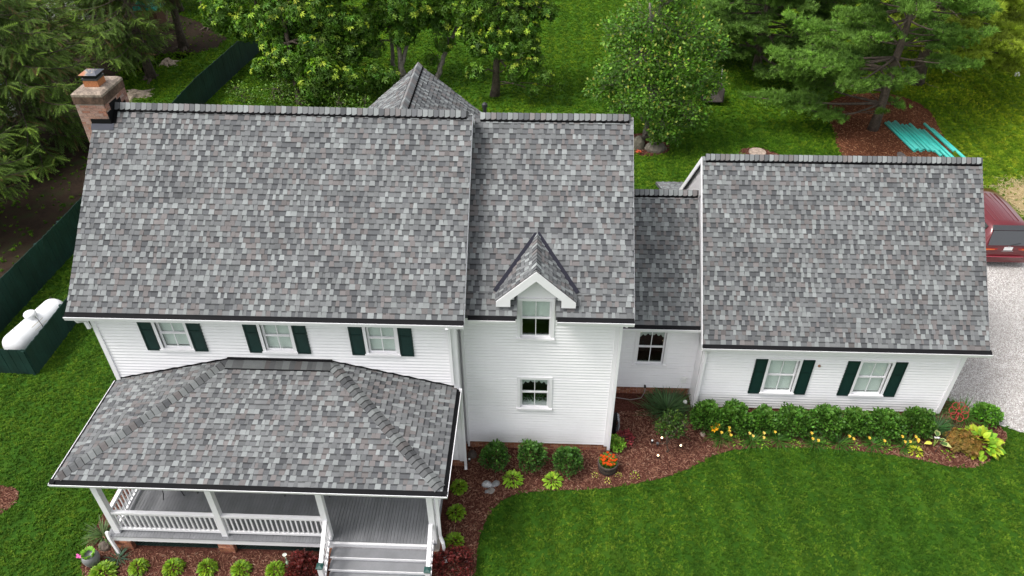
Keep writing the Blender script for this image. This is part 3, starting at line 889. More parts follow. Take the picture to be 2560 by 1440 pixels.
# flashing where the porch roof meets the wall, and the valleys of the dormer
fb = MB(); fb.box(PTL - .10, PTR + .10, -.075, -.002, PZT - .04, PZT + .06); fb.box(PTL - .10, PTR + .10, -.335, -.318, PZT - .09, PZT - .052)
x5_ = PTL - .10; k5 = 0; r5 = np.random.default_rng(5)
while x5_ < PTR + .10:
    x6_ = min(x5_ + r5.uniform(.10, .2), PTR + .10); c5 = np.array(PAL[r5.integers(5)][0]); tb_ = MB()
    tb_.add([(x5_, -.076, PZT + .018), (x6_, -.076, PZT + .018), (x6_, -.32, PZT - .048), (x5_, -.32, PZT - .048)], [(0, 1, 2, 3), (3, 2, 1, 0)], tuple(c5)); tb_.build('top_shingle', 'shingle', ROOFS['porch']); x5_ = x6_
for p, q in (((PXL, -.02, PZE + .03), (PTL, -.02, PZT + .03)), ((PXR, -.02, PZE + .03), (PTR, -.02, PZT + .03))):
    fb.beam(p, q, .03, .05)
fb.build('flashing', 'gutter_black', ROOFS['porch'])
vb = MB()
for xa in (DX0 - .02, DX1 + .02):
    vb.beam((DXR, yv(DZR) + .04, DZR + .03), (xa, yv(dzl) - .02, dzl + .03), .13, .03, up=(0, -.64, .77), col=(2.5, 2.5, 3.2))
vb.build('valley_flashing', 'gutter_black', ROOFS['dormer'])

# ---- walls with clapboards
def cut(x0, x1, z0, z1, holes):
    """spans of [x0, x1] left free by the holes that touch the band z0..z1"""
    hs = sorted((h[0], h[1]) for h in holes if h[2] < z1 - 1e-4 and h[3] > z0 + 1e-4)
    out = []; x = x0
    for a, b in hs:
        if a > x + 1e-4:
            out.append((x, min(a, x1)))
        x = max(x, b)
    if x < x1 - 1e-4:
        out.append((x, x1))
    return [(a, b) for a, b in out if b - a > .01]

def front_wall(name, x0, x1, z0, z1, y, holes, exp=.106, label=None, top=None, first_visible=None):
    """sheathing pieces joined as the wall, every visible clapboard its own piece; top(x) may slope"""
    mb = MB()
    zs = sorted({z0, z1} | {h[2] for h in holes} | {h[3] for h in holes})
    zs = [z for z in zs if z0 <= z <= z1]
    for a, b in zip(zs, zs[1:]):
        for p, q in cut(x0, x1, a, b, holes):
            mb.box(p, q, y, y + .12, a, b)
    w = part(mb.build(name, 'siding', house, **({'label': label} if label else {})))
    n = int(math.ceil((z1 - z0) / exp))
    low = MB(); cnt = 0
    for k in range(n):
        a = z0 + k * exp; b = min(a + exp + .004, z1)
        edges = sorted({a, b} | {t for h in holes for t in (h[2], h[3]) if a < t < b})
        for e0, e1 in zip(edges, edges[1:]):
            if e1 - e0 < .012:
                continue
            for p, q in cut(x0, x1, e0, e1, holes):
                t = lambda z: .032 - .022 * (z - a) / exp
                bb = MB()
                poly = [(y - .015, e0), (y - t(e0), e0 + .030), (y - t(e1), e1), (y + .003, e1), (y + .003, e0)] if e1 - e0 > .03 else [(y - t(e0), e0), (y - t(e1), e1), (y + .003, e1), (y + .003, e0)]
                (low if first_visible is not None and a < first_visible else bb).prismx(poly, p, q)
                if bb.v:
                    bb.build('clapboard', 'siding', w)
    if low.v:
        low.build('clapboards', 'siding', w, kind='stuff')
    return w

def win_hole(cx, z0, z1, w):
    return (cx - w / 2, cx + w / 2, z0, z1)

def window(cx, z0, z1, w, y, inside='blind', shutters=False, casing=.075, label=None, sill=True):
    """two sashes, each of two panes, set back in the wall; (z0, z1, w) is the opening"""
    root = thing('window', '', '')
    del root['label'], root['category']
    root.parent = house
    if label:
        root['label'] = label
    x0, x1 = cx - w / 2, cx + w / 2
    def b(nm, boxes, m, **kw):
        mb = MB()
        for q in boxes:
            mb.box(*q)
        return mb.build(nm, m, root, **kw)
    c = casing
    b('casing', [(x0 - c, x0, y - .050, y + .02, z0 - .02, z1 + c), (x1, x1 + c, y - .050, y + .02, z0 - .02, z1 + c), (x0, x1, y - .050, y + .02, z1, z1 + c)], 'trim')
    b('reveal', [(x0, x0 + .012, y + .02, y + .12, z0, z1), (x1 - .012, x1, y + .02, y + .12, z0, z1), (x0 + .012, x1 - .012, y + .02, y + .12, z1 - .012, z1)], 'trim')
    if sill:
        b('sill', [(x0 - c - .02, x1 + c + .02, y - .085, y + .10, z0 - .065, z0 - .002)], 'trim')
    zm = (z0 + z1) / 2; s = .038
    for (a, e, yy) in ((z0, zm + .015, y + .030), (zm - .015, z1 - .012, y + .058)):
        b('sash', [(x0 + .012, x0 + .012 + s, yy, yy + .026, a, e), (x1 - .012 - s, x1 - .012, yy, yy + .026, a, e), (x0 + .012 + s, x1 - .012 - s, yy, yy + .026, a, a + s),
                   (x0 + .012 + s, x1 - .012 - s, yy, yy + .026, e - s, e), (cx - .011, cx + .011, yy, yy + .026, a + s, e - s)], 'trim')
        for p, q in ((x0 + .012 + s, cx - .011), (cx + .011, x1 - .012 - s)):
            b('pane', [(p, q, yy + .012, yy + .015, a + s, e - s)], 'glass')
    yb = y + .115
    if inside in ('blind', 'half'):
        zb = z0 + .01 if inside == 'blind' else zm - .03
        bl = MB(); z = z1 - .04
        while z > zb:
            bl.add([(x0 + .02, yb, z - .019), (x1 - .02, yb, z - .019), (x1 - .02, yb + .022, z + .019), (x0 + .02, yb + .022, z + .019)], [(0, 1, 2, 3)])
            z -= .042
        bl.box(x0 + .02, x1 - .02, yb - .005, yb + .035, z1 - .04, z1 - .014)
        bl.build('blind', 'blind', root, kind='stuff')
    if inside in ('lace', 'lace_plants'):
        lc = MB()
        for side in (-1, 1):
            for i in range(18):
                t0, t1 = i / 18, (i + 1) / 18
                X = lambda t: cx + side * (t * (w / 2 - .02))
                dep = lambda t: .15 + .09 * abs(math.sin(t * 8.5 + .5)) + .10 * t * t
                lc.add([(X(t0), yb + .01 * math.sin(t0 * 30), z1 - .02), (X(t1), yb + .01 * math.sin(t1 * 30), z1 - .02), (X(t1), yb, z1 - .02 - dep(t1)), (X(t0), yb, z1 - .02 - dep(t0))], [(0, 1, 2, 3)])
        lc.build('curtain', 'lace', root)
        if inside == 'lace_plants':
            L = Leaves(); n = 160
            p = np.column_stack((rng.uniform(x0 + .05, x1 - .05, n), np.full(n, yb + .08) + rng.uniform(0, .1, n), z0 + .04 + np.abs(rng.normal(size=n)) * .13))
            L.add(LEAF, p, rand_dirs(n), rand_dirs(n), .07, jit((.05, .09, .06), n, .4)); L.build('houseplants', 'leaf', root, kind='stuff')
            b('shelf', [(x0, x1, yb + .02, yb + .25, z0 - .02, z0 + .02)], 'trim')
        else:
            for q in (x0 + .07, x1 - .12):
                mb = MB(); mb.lathe([(.001, -.018), (.018, 0), (.012, .02), (.001, .035)], (q, yb + .3, z1 - .2 - (.3 if q > cx else 0)), 8); mb.build('candle_bulb', 'bulb', root)
    b('room', [(x0 - .3, x1 + .3, y + .9, y + .92, z0 - .3, z1 + .2)], 'interior')
    if shutters:
        hs = .355
        for a in (x0 - c - .005 - hs, x1 + c + .005):
            mb = MB(); zt, zb_ = z1 + .03, z0 - .06
            st = .045
            mb.box(a, a + hs, y - .045, y - .012, zb_, zt)
            for q in ((a, a + st, zb_, zt), (a + hs - st, a + hs, zb_, zt), (a + st, a + hs - st, zb_, zb_ + st), (a + st, a + hs - st, zt - st, zt), (a + st, a + hs - st, zb_ + (zt - zb_) * .64, zb_ + (zt - zb_) * .64 + st * .8)):
                mb.box(q[0], q[1], y - .058, y - .045, q[2], q[3], (.75, .75, .75))
            sh = mb.build('shutter', 'shutter', root)
    PARTS.append(root)
    return root

# main block
WM = [(2.0, 4.50, 5.47), (4.715, 4.50, 5.45), (7.41, 4.50, 5.45)]
hm = [win_hole(c, a, b, .74) for c, a, b in WM]
front_wall('wall', 0, 9.30, .3, 5.70, 0, hm, label='white clapboard wall above the porch roof', first_visible=3.1)
for i, (c, a, b) in enumerate(WM):
    window(c, a, b, .74, 0, 'blind', True, label='shuttered upstairs window above the porch, %s' % ('nearest the chimney', 'middle of three', 'nearest the dormer')[i])
def block(name, x0, x1, y0, y1, ze, yr, zr, roof_gap=.12, label=None):
    """the other three sides and the gables"""
    mb = MB()
    pent = [(y0 + .12, .0), (y1, .0), (y1, ze - roof_gap), (yr, zr - roof_gap), (y0 + .12, ze - roof_gap + .3)]
    for xa, xb in ((x0, x0 + .1), (x1 - .1, x1)):
        mb.prismx(pent, xa, xb)
    mb.box(x0 + .1, x1 - .1, y1 - .1, y1, 0, ze - roof_gap)
    return part(mb.build(name, 'siding', house, **({'label': label} if label else {})))
block('side_wall', 0.001, 9.30, 0, 7.8, 5.75, 3.902, 9.30)
block('side_wall', 9.31, 13.52, YC, 8.3, 5.6, 4.524, 8.95)
block('side_wall', 13.53, 16.29, YL, 8.75, 3.25, 5.94, 5.85)
block('side_wall', 16.30, 23.94, YG, 9.9, 2.9, 6.205, 6.9)
rw = MB(); rw.prism([(5.0, 0), (9.6, 0), (9.6, 6.3), (7.3, 8.2), (5.0, 6.3)], 7.9, 9.35); part(rw.build('rear_wall', 'siding', house))
for fx0, fx1, fy0, fy1, fz in ((.12, 9.18, .14, 7.6, .36), (.12, 9.18, .14, 7.6, 3.2), (9.42, 13.40, .86, 8.1, .36), (9.42, 13.40, .86, 8.1, 3.25), (13.65, 16.18, 3.26, 8.6, .36), (16.42, 23.82, 2.65, 9.7, .2)):
    fl9 = MB(); fl9.box(fx0, fx1, fy0, fy1, fz - .1, fz, (1.6, 1.2, 1.0)); part(fl9.build('floor', 'interior', house))
# the strip of main wall that turns the corner beside the wing, board by board
sw = MB(); k = 0
while .3 + k * .106 < 5.6:
    a = .3 + k * .106; b = a + .108
    sw.add([(9.30 + .019, .0, a), (9.30 + .005, .0, b), (9.30 + .005, .72, b), (9.30 + .019, .72, a)], [(0, 1, 2, 3), (3, 2, 1, 0)]); k += 1
part(sw.build('corner_clapboards', 'siding', house, kind='stuff'))
gs = MB(); k = 0
while 2.4 + k * .106 < 6.7:             # garage gable facing the link
    a = 2.4 + k * .106
    y0_, y1_ = max(2.6, 6.205 - (6.75 - a) / 1.012), min(9.9, 6.205 + (6.75 - a) / 1.012)
    gs.add([(16.30 - .019, y0_, a), (16.30 - .005, y0_, a + .108), (16.30 - .005, y1_, a + .108), (16.30 - .019, y1_, a)], [(0, 1, 2, 3), (3, 2, 1, 0)]); k += 1
part(gs.build('gable_clapboards', 'siding', house, kind='stuff'))

# wing
hw = [win_hole(11.335, 4.52, 5.77, .80), win_hole(11.335, 1.84, 2.98, .80)]
front_wall('wall', 9.32, 13.52, .30, 5.36, YC, hw, exp=.1055, label='tall white clapboard wall below the dormer')
window(11.335, 4.52, 5.77, .80, YC, 'half', label='dormer window with a half drawn blind', casing=.085)
window(11.335, 1.84, 2.98, .80, YC, 'lace_plants', label='ground floor window with lace curtain and houseplants', casing=.09)
# dormer front and cheeks
dw = MB()
for p, q in ((10.86, 10.935), (11.735, 11.84)):
    dw.box(p, q, YC, YC + .12, 5.36, 5.95)
dw.prism([(10.935, 5.77), (11.735, 5.77), (11.735, 6.4), (11.335, 6.78), (10.935, 6.4)], YC, YC + .12)
dw.prism([(10.86, 5.95), (10.935, 5.95), (10.935, 6.4), (10.86, 6.33)], YC, YC + .12); dw.prism([(11.735, 5.95), (11.84, 5.95), (11.84, 6.3), (11.735, 6.4)], YC, YC + .12)
for xx in (10.86, 11.78):
    dw.prismx([(YC + .12, 5.3), (YC + .12, 6.3), (1.6, 6.3), (1.6, 5.8)], xx, xx + .06)
dwo = part(dw.build('dormer_wall', 'siding', house))
for k in range(7):
    a = 5.86 + k * .1; hw_ = min(.47, (6.70 - a) / .95)
    if hw_ < .05: break
    bb = MB(); bb.prismx([(YC - .017, a), (YC - .005, a + .102), (YC + .002, a + .102), (YC + .002, a)], 11.335 - hw_, 11.335 + hw_); bb.build('clapboard', 'siding', dwo)
rk = MB()
for sg, xe in ((-1, DX0 + .02), (1, DX1 - .02)):
    zt = DZR - DP * abs(xe - DXR)
    rk.add([(DXR, DYF - .02, DZR - .02), (xe, DYF - .02, zt - .02), (xe, DYF - .02, zt - .18), (xe - sg * .36, DYF - .02, zt - .18), (xe - sg * .36, DYF - .02, zt + .04), (DXR, DYF - .02, DZR - .31)] +
           [(DXR, DYF + .03, DZR - .02), (xe, DYF + .03, zt - .02), (xe, DYF + .03, zt - .18), (xe - sg * .36, DYF + .03, zt - .18), (xe - sg * .36, DYF + .03, zt + .04), (DXR, DYF + .03, DZR - .31)],
           [(0, 1, 4, 5), (1, 2, 3, 4), (6, 11, 10, 7), (7, 10, 9, 8), (0, 6, 7, 1), (1, 7, 8, 2), (2, 8, 9, 3), (3, 9, 10, 4), (4, 10, 11, 5)])
    rk.add([(xe - sg * .36, DYF + .03, zt - .05), (xe, DYF + .03, zt - .1), (xe, .85, zt - .1), (xe - sg * .36, .85, zt - .05)], [(0, 1, 2, 3)])
    rk.box(min(xe, xe - sg * .45), max(xe, xe - sg * .45), YC - .1, YC + .1, zt - .12, zt - .07)
part(rk.build('dormer_bargeboard', 'trim', house))
# link and garage
front_wall('wall', 13.53, 16.30, .33, 3.16, YL, [win_hole(14.88, 1.38, 2.72, .84)], exp=.107, label='short recessed white wall of the link')
window(14.88, 1.38, 2.72, .84, YL, 'lace', label='recessed link window with dark room and lace curtain', casing=.09)
WG = [18.78, 21.49]
front_wall('wall', 16.30, 23.94, .16, 2.86, YG, [win_hole(c, .90, 2.25, .87) for c in WG], exp=.108, label='white clapboard garage wall behind the hedge shrubs')
for i, c in enumerate(WG):
    window(c, .90, 2.25, .87, YG, 'blind', True, label='shuttered garage window %s' % ('nearer the link', 'nearer the gravel driveway')[i])

# corner boards, rake boards, soffits, fascias
def box_part(name, m, boxes, **kw):
    mb = MB()
    for q in boxes:
        mb.box(*q)
    return part(mb.build(name, m, house, **kw))
box_part('corner_board', 'trim', [(-.02, .10, -.055, .03, 3.0, 5.68), (-.03, -.001, -.045, .12, .3, 5.68)])
box_part('corner_board', 'trim', [(9.19, 9.33, -.055, -.022, .3, 5.68), (9.325, 9.345, -.045, .10, .3, 5.68)])
box_part('corner_board', 'trim', [(9.35, 9.43, YC - .055, YC - .02, .3, 5.4)])
box_part('corner_board', 'trim', [(13.41, 13.54, YC - .055, YC - .02, .28, 5.36)])
box_part('corner_board', 'trim', [(16.28, 16.40, YG - .055, YG - .02, .16, 2.85), (16.27, 16.29, YG - .055, YG + .1, .16, 2.85)])
box_part('corner_board', 'trim', [(23.83, 23.96, YG - .055, YG - .02, .16, 2.85)])
rk = MB()
def rake(x, th, ye, ze, yr, zr, y2, h=.19):
    for (a, b), (c, d) in (((ye, ze), (yr, zr)), ((y2, ze), (yr, zr))):
        rk.add([(x, a, b - .02), (x, c, d - .02), (x, c, d - h), (x, a, b - h), (x + th, a, b - .02), (x + th, c, d - .02), (x + th, c, d - h), (x + th, a, b - h)],
               [(0, 1, 2, 3), (7, 6, 5, 4), (0, 4, 5, 1), (1, 5, 6, 2), (2, 6, 7, 3), (3, 7, 4, 0)])
rake(MX0 - .012, .03, MYE, MZE, MYR, MZL, 8.09); rake(MX1 - .018, .03, MYE, MZE, MYR, MZR, 8.09)
rake(CX1 - .018, .03, CYE, CZE, CYR, CZR, 8.7); rake(GX0 - .022, .03, GYE, GZE, GYR, GZR, 10.1, .24); rake(GX1 - .018, .03, GYE, GZE, GYR, GZR, 10.1)
part(rk.build('rake_boards', 'trim', house))
box_part('soffit', 'trim', [(MX0, MX1, MYE, -.05, 5.66, 5.70)]); box_part('soffit', 'trim', [(9.6, 10.8, CYE, YC - .05, 5.34, 5.37), (11.9, CX1, CYE, YC - .05, 5.34, 5.37)])
box_part('soffit', 'trim', [(13.83, 16.18, 2.84, YL - .03, 3.0, 3.04)]); box_part('soffit', 'trim', [(GX0, GX1, GYE, YG - .05, 2.77, 2.80)])

def gutter(a, b, out, w=.135, h=.13, drop=.010):
    """a -> b along the eave, out = horizontal outward direction: white trough, black inside"""
    a = np.array(a, float); b = np.array(b, float); o = np.array(out, float)
    up = np.array((0, 0, 1.))
    root = thing('gutter', '', ''); del root['label'], root['category']; root.parent = house; PARTS.append(root)
    P = lambda p, x, z: p + o * x + up * (z - drop)
    def strip(prof, m, nm):
        mb = MB()
        v = [P(a, *q) for q in prof] + [P(b, *q) for q in prof]; n = len(prof)
        mb.add(v, [(i, i + 1, n + i + 1, n + i) for i in range(n - 1)])
        mb.add(v[:n], [tuple(range(n))]); mb.add(v[n:], [tuple(range(n - 1, -1, -1))])
        mb.build(nm, m, root)
    strip([(.02, -h - .03), (w - .01, -h - .03), (w + .012, -h * .6), (w + .018, -.040), (w + .002, -.040), (w - .004, -h * .8), (.02, -h * .9)], 'trim', 'trough')
    strip([(-.03, .006), (w * .25, -.012), (w * .7, -.045), (w - .002, -.05), (w - .01, -.075), (-.03, -.06)], 'gutter_black', 'leaf_guard')
    return root
gutter((MX0 - .02, MYE, MZE), (MX1, MYE, MZE), (0, -1, 0))
gutter((MX1 + .03, CYE, CZE), (10.83, CYE, CZE), (0, -1, 0)); gutter((11.87, CYE, CZE), (CX1, CYE, CZE), (0, -1, 0))
gutter((13.7, 2.836, 3.212), (16.19, 2.836, 3.212), (0, -1, 0)); gutter((GX0, GYE, GZE), (GX1 + .05, GYE, GZE), (0, -1, 0))
gutter((PXL - .11, PYE, PZE), (PXR + .11, PYE, PZE), (0, -1, 0), .105, .10); gutter((PXL, PYE - .09, PZE), (PXL, -.02, PZE), (-1, 0, 0), .105, .10); gutter((PXR, PYE - .09, PZE), (PXR, -.02, PZE), (1, 0, 0), .105, .10)
def downspout(pts, w=.075):
    mb = MB()
    for p, q in zip(pts, pts[1:]):
        d = Vector(q) - Vector(p)
        mb.beam(p, q, w, w * .8, up=(0, 1, 0) if abs(d.z) > .1 else (0, 0, 1))
    return part(mb.build('downspout', 'trim', house))
downspout([(9.17, -.42, 5.75), (9.17, -.30, 5.66), (9.17, -.10, 5.52), (9.17, -.10, 4.0), (9.17, -.10, 3.5)])
downspout([(9.36, -.07, 3.3), (9.36, -.07, .12), (9.37, -.16, .05)]); downspout([(9.40, .62, 5.3), (9.40, .62, .2)], .06)
downspout([(13.62, .23, 5.46), (13.62, .25, 5.36), (13.55, .60, 5.15), (13.55, .62, .2)])
downspout([(16.45, 2.2, 2.86), (16.45, 2.25, 2.76), (16.37, 2.40, 2.62), (16.37, 2.41, .12)])
downspout([(-.12, -.36, 5.74), (-.12, -.30, 5.60), (-.08, -.12, 5.48), (-.08, -.09, 5.2)], .085)
downspout([(.28, -3.1, .80), (.30, -3.14, .60), (.42, -3.22, .05)]); downspout([(9.02, -3.0, 3.15), (9.0, -2.98, .9), (9.07, -3.06, .75), (9.10, -3.1, .3), (9.12, -3.2, .1)])
box_part('meter_box', 'white_plastic', [(15.98, 16.11, YL - .10, YL - .03, .66, .86)])
nb = MB(); nb.lathe([(.001, -.03), (.035, -.02), (.045, .0), (.03, .04), (.001, .05)], (19.81, YG - .04, 2.05), 8, (.3, .16, .1)); part(nb.build('wasp_nest', 'brick', house))

# ---- brick foundations
BR = [(.36, .15, .085), (.29, .11, .065), (.40, .19, .115), (.24, .09, .058), (.33, .15, .10)]
def bricks(parent, x0, x1, z0, rows, y, r, axis='x', pale=0., stuff=False, bl=.205, bh=.066, notch=None):
    """running bond; axis 'x': face at y looking to -y; axis 'y': face at x=y looking to +x"""
    joined = MB()
    for k in range(rows):
        z = z0 + k * (bh + .010)
        u = x0 - (0 if k % 2 else .5 * bl)
        while u < x1 - .02:
            a, b = max(u, x0), min(u + bl, x1)
            u += bl + .011
            if b - a < .03 or (notch and notch((a + b) / 2, z)):
                continue
            c = np.array(BR[r.integers(len(BR))]) * (1 + .15 * r.normal())
            p_ = float(np.clip(pale + .25 * r.normal(), 0, 1)) if pale else 0
            c = tuple(np.clip(c * (1 - p_) + np.array((.40, .29, .25)) * p_, .02, .8))
            pr = .008 + .004 * r.random()
            mb = joined if stuff else MB()
            if axis == 'x':
                mb.box(a, b, y - pr, y + .03, z, z + bh, c)
            else:
                mb.box(y - .03, y + pr, a, b, z, z + bh, c)
            if not stuff:
                mb.build('brick', 'brick', parent)
    if stuff:
        joined.build('bricks', 'brick', parent, kind='stuff')
r_ = np.random.default_rng(3)
fw = box_part('foundation', 'mortar', [(9.35, 13.53, YC + .012, YC + .1, -.02, .30)], label='brick foundation under the tall wing wall'); bricks(fw, 9.36, 13.5, .0, 4, YC + .012, r_)
fl_ = box_part('foundation', 'mortar', [(13.53, 16.28, YL + .012, YL + .1, -.02, .33)], label='brick foundation of the recessed link'); bricks(fl_, 13.54, 16.26, .015, 4, YL + .012, r_)
fg = box_part('foundation', 'mortar', [(16.31, 23.93, YG + .012, YG + .1, -.02, .16)]); bricks(fg, 16.32, 23.92, .0, 2, YG + .012, r_, stuff=True)
fm = box_part('foundation', 'mortar', [(8.9, 9.33, -.0, .08, -.02, .30), (9.25, 9.322, .08, .70, -.02, .30)]); bricks(fm, 8.92, 9.33, .0, 4, .0, r_); bricks(fm, .01, .70, .0, 4, 9.322, r_, axis='y')

# ---- chimney
chx0, chx1, chy0, chy1 = -.61, .16, 3.49, 4.62
chim = box_part('chimney', 'mortar', [(chx0, chx1, chy0, chy1, 0, 9.75)], label='weathered brick chimney at the gable end with a rusty flue cap')
roofz = lambda y: MZL - .859 * abs(y - MYR)
zb = roofz(chy0)
bricks(chim, chx0, chx1, 7.62, 27, chy0, r_, pale=.55, notch=lambda u, z: u > MX0 + .0 and z < zb + .02)
bricks(chim, chy0, chy1, 8.9, 11, chx1, r_, axis='y', pale=.6, notch=lambda u, z: z < roofz(u) + .12)
mb = MB(); mb.box(chx0 - .018, chx1 + .018, chy0 - .018, chy1 + .018, 9.690, 9.890, (.40, .29, .24))
mb.add([(chx0 - .02, chy0 - .02, 9.890), (chx1 + .02, chy0 - .02, 9.890), (chx1 + .02, chy1 + .02, 9.890), (chx0 - .02, chy1 + .02, 9.890),
        (chx0 - .02, chy0 - .02, 9.950), (chx1 + .02, chy0 - .02, 9.950), (chx1 + .02, chy1 + .02, 9.950), (chx0 - .02, chy1 + .02, 9.950),
        (chx0 + .04, chy0 + .04, 10.000), (chx1 - .04, chy0 + .04, 10.000), (chx1 - .04, chy1 - .04, 10.000), (chx0 + .04, chy1 - .04, 10.000)],
       [(0, 1, 5, 4), (1, 2, 6, 5), (2, 3, 7, 6), (3, 0, 4, 7), (4, 5, 9, 8), (5, 6, 10, 9), (6, 7, 11, 10), (7, 4, 8, 11), (8, 9, 10, 11), (0, 3, 2, 1)], (1.05, 1.0, .95))
mb.build('crown', 'concrete', chim)
mb = MB(); fx, fy = -.24, 4.05; mb.box(fx - .19, fx + .19, fy - .19, fy + .19, 9.980, 10.170, (.42, .17, .075)); mb.build('flue_tile', 'brick', chim)
mb = MB(); mb.box(fx - .20, fx + .20, fy - .20, fy + .20, 10.170, 10.220, (2.5, 2.5, 2.5)); mb.box(fx - .17, fx + .17, fy - .17, fy + .17, 10.220, 10.320, (.3, .3, .3)); mb.build('spark_screen', 'metal_dark', chim)
mb = MB(); q = .235
mb.add([(fx - q, fy - q, 10.320), (fx + q, fy - q, 10.320), (fx + q, fy + q, 10.320), (fx - q, fy + q, 10.320), (fx - .1, fy, 10.405), (fx + .1, fy, 10.405)],
       [(0, 1, 5, 4), (1, 2, 5), (2, 3, 4, 5), (3, 0, 4), (0, 3, 2, 1)])
mm, nt = new_mat('rusty_cap')
g5 = N(nt, 'ShaderNodeNewGeometry'); x5 = N(nt, 'ShaderNodeSeparateXYZ'); nt.links.new(g5.outputs['Position'], x5.inputs[0])
m5 = N(nt, 'ShaderNodeMath', operation='MULTIPLY_ADD'); m5.inputs[1].default_value = -.9; m5.inputs[2].default_value = -.9 * .26 + .0; nt.links.new(x5.outputs[0], m5.inputs[0])
a5 = N(nt, 'ShaderNodeMath', operation='ADD'); nt.links.new(m5.outputs[0], a5.inputs[0]); nt.links.new(noise_tex(nt, 4.5, 5, .6), a5.inputs[1])
cc = ramp(nt, a5.outputs[0], [(.44, (.085, .09, .11)), (.52, (.30, .25, .20)), (.62, (.36, .14, .065))])
pp = N(nt, 'ShaderNodeBsdfPrincipled'); pp.inputs['Roughness'].default_value = .55; nt.links.new(cc, pp.inputs['Base Color'])
oo = N(nt, 'ShaderNodeOutputMaterial'); nt.links.new(pp.outputs[0], oo.inputs[0]); M['rusty'] = mm
mb.build('flue_cap', 'rusty', chim)
sf = MB()
ny = 6
for i in range(ny):                      # stepped flashing up the slope and down behind the ridge
    y0_ = chy0 + (chy1 - chy0) * i / ny; y1_ = chy0 + (chy1 - chy0) * (i + 1) / ny
    zt = max(roofz(y0_), roofz(y1_)) + .17 if y1_ <= MYR + .2 else roofz(y0_) + .20
    sf.box(chx1 + .002, chx1 + .018, y0_ + (.0 if i else -.02), y1_, min(roofz(y0_), roofz(y1_)) - .05, zt)
sf.box(MX0 - .01, chx1 + .016, chy0 - .018, chy0 - .002, zb - .05, zb + .15)
sf.add([(MX0 - .02, chy0 - .01, zb + .028), (chx1 + .08, chy0 - .01, zb + .028), (chx1 + .08, chy0 - .14, roofz(chy0 - .14) + .026), (MX0 - .02, chy0 - .14, roofz(chy0 - .14) + .026)], [(0, 1, 2, 3), (3, 2, 1, 0)], (14, 14.5, 16))
sf.add([(chx1 + .003, chy0, zb + .03), (chx1 + .13, chy0, zb + .03), (chx1 + .13, MYR, roofz(MYR) + .03), (chx1 + .003, MYR, roofz(MYR) + .03)], [(0, 1, 2, 3), (3, 2, 1, 0)])
sf.build('flashing', 'gutter_black', chim)
# vent pipe behind the wing's ridge
vp = MB(); vp.tube([(9.84, 4.75, 8.6), (9.84, 4.75, 9.18)], .05, 10); vp.lathe([(.05, 9.16), (.075, 9.17), (.075, 9.25), (.02, 9.3), (.001, 9.3)], (9.84, 4.75, 0), 10); part(vp.build('vent_pipe', 'metal_dark', house))

# ---- porch
DZ = .65; DYF_ = -3.09
box_part('porch_ceiling', 'trim', [(.15, 9.1, -3.05, -.02, 3.05, 3.08)])
box_part('porch_beam', 'trim', [(.35, 8.95, -3.03, -2.87, 2.82, 3.06), (.37, .53, -2.87, 0, 2.82, 3.06), (8.75, 8.91, -2.87, 0, 2.82, 3.06)])
box_part('porch_fascia', 'trim', [(PXL, PXR, PYE - .0, PYE + .03, PZE - .17, PZE - .04), (PXL, PXL + .03, PYE, 0, PZE - .17, PZE - .04), (PXR - .03, PXR, PYE, 0, PZE - .17, PZE - .04)])
dk = box_part('porch_deck', 'trim', [(.28, 5.98, DYF_ + .0, DYF_ + .04, .41, DZ - .026), (.28, .32, DYF_ + .04, 0, .41, DZ - .026), (8.78, 8.82, DYF_ + .04, 0, .41, DZ - .026), (5.98, 8.82, DYF_ + .0, DYF_ + .04, .41, DZ - .026)], label='grey board deck of the front porch with white edge')
x = .24; i = 0
while x < 8.85:
    mb = MB(); sh = 1 + .05 * math.sin(i * 12.9898 * 3) ; mb.box(x, x + .082, DYF_ - .035 if x < 5.95 else DYF_ + .03, -.02, DZ - .025, DZ, (sh, sh, sh)); mb.build('deck_board', 'deck', dk); x += .0875; i += 1
mb = MB(); mb.box(5.98, 8.82, DYF_ - .035, DYF_ + .025, DZ - .027, DZ + .003); mb.build('nosing', 'trim', dk)
PX = [.48, 3.35, 6.10, 8.83]; PY = -2.95
for px_ in PX:
    box_part('porch_post', 'trim', [(px_ - .075, px_ + .075, PY - .075, PY + .075, DZ, 2.83)])
for px_ in (.48, 8.83):
    box_part('porch_post', 'trim', [(px_ - .075, px_ + .075, -.20, -.05, DZ, 2.83)])
def railing(a, b, label=None):
    a = Vector(a); b = Vector(b); d = (b - a); L = d.length; d.normalize()
    mb = MB(); mb.beam(a + Vector((0, 0, .82)), b + Vector((0, 0, .82)), .10, .05); mb.beam(a + Vector((0, 0, .76)), b + Vector((0, 0, .76)), .05, .06); mb.beam(a + Vector((0, 0, .12)), b + Vector((0, 0, .12)), .055, .08)
    rl = part(mb.build('railing', 'trim', house, **({'label': label} if label else {})))
    n = int(round(L / .131)); proto = None
    for i in range(n):
        p = a + d * (L * (i + .5) / n)
        mb = MB(); mb.box(p.x - .017, p.x + .017, p.y - .017, p.y + .017, DZ + .159, DZ + .73); mb.build('baluster', 'trim', rl)
railing((PX[0] + .075, PY, DZ), (PX[1] - .075, PY, DZ)); railing((PX[1] + .075, PY, DZ), (PX[2] - .075, PY, DZ))
railing((PX[0], PY + .075, DZ), (PX[0], -.2, DZ)); railing((PX[3], PY + .075, DZ), (PX[3], -.2, DZ))
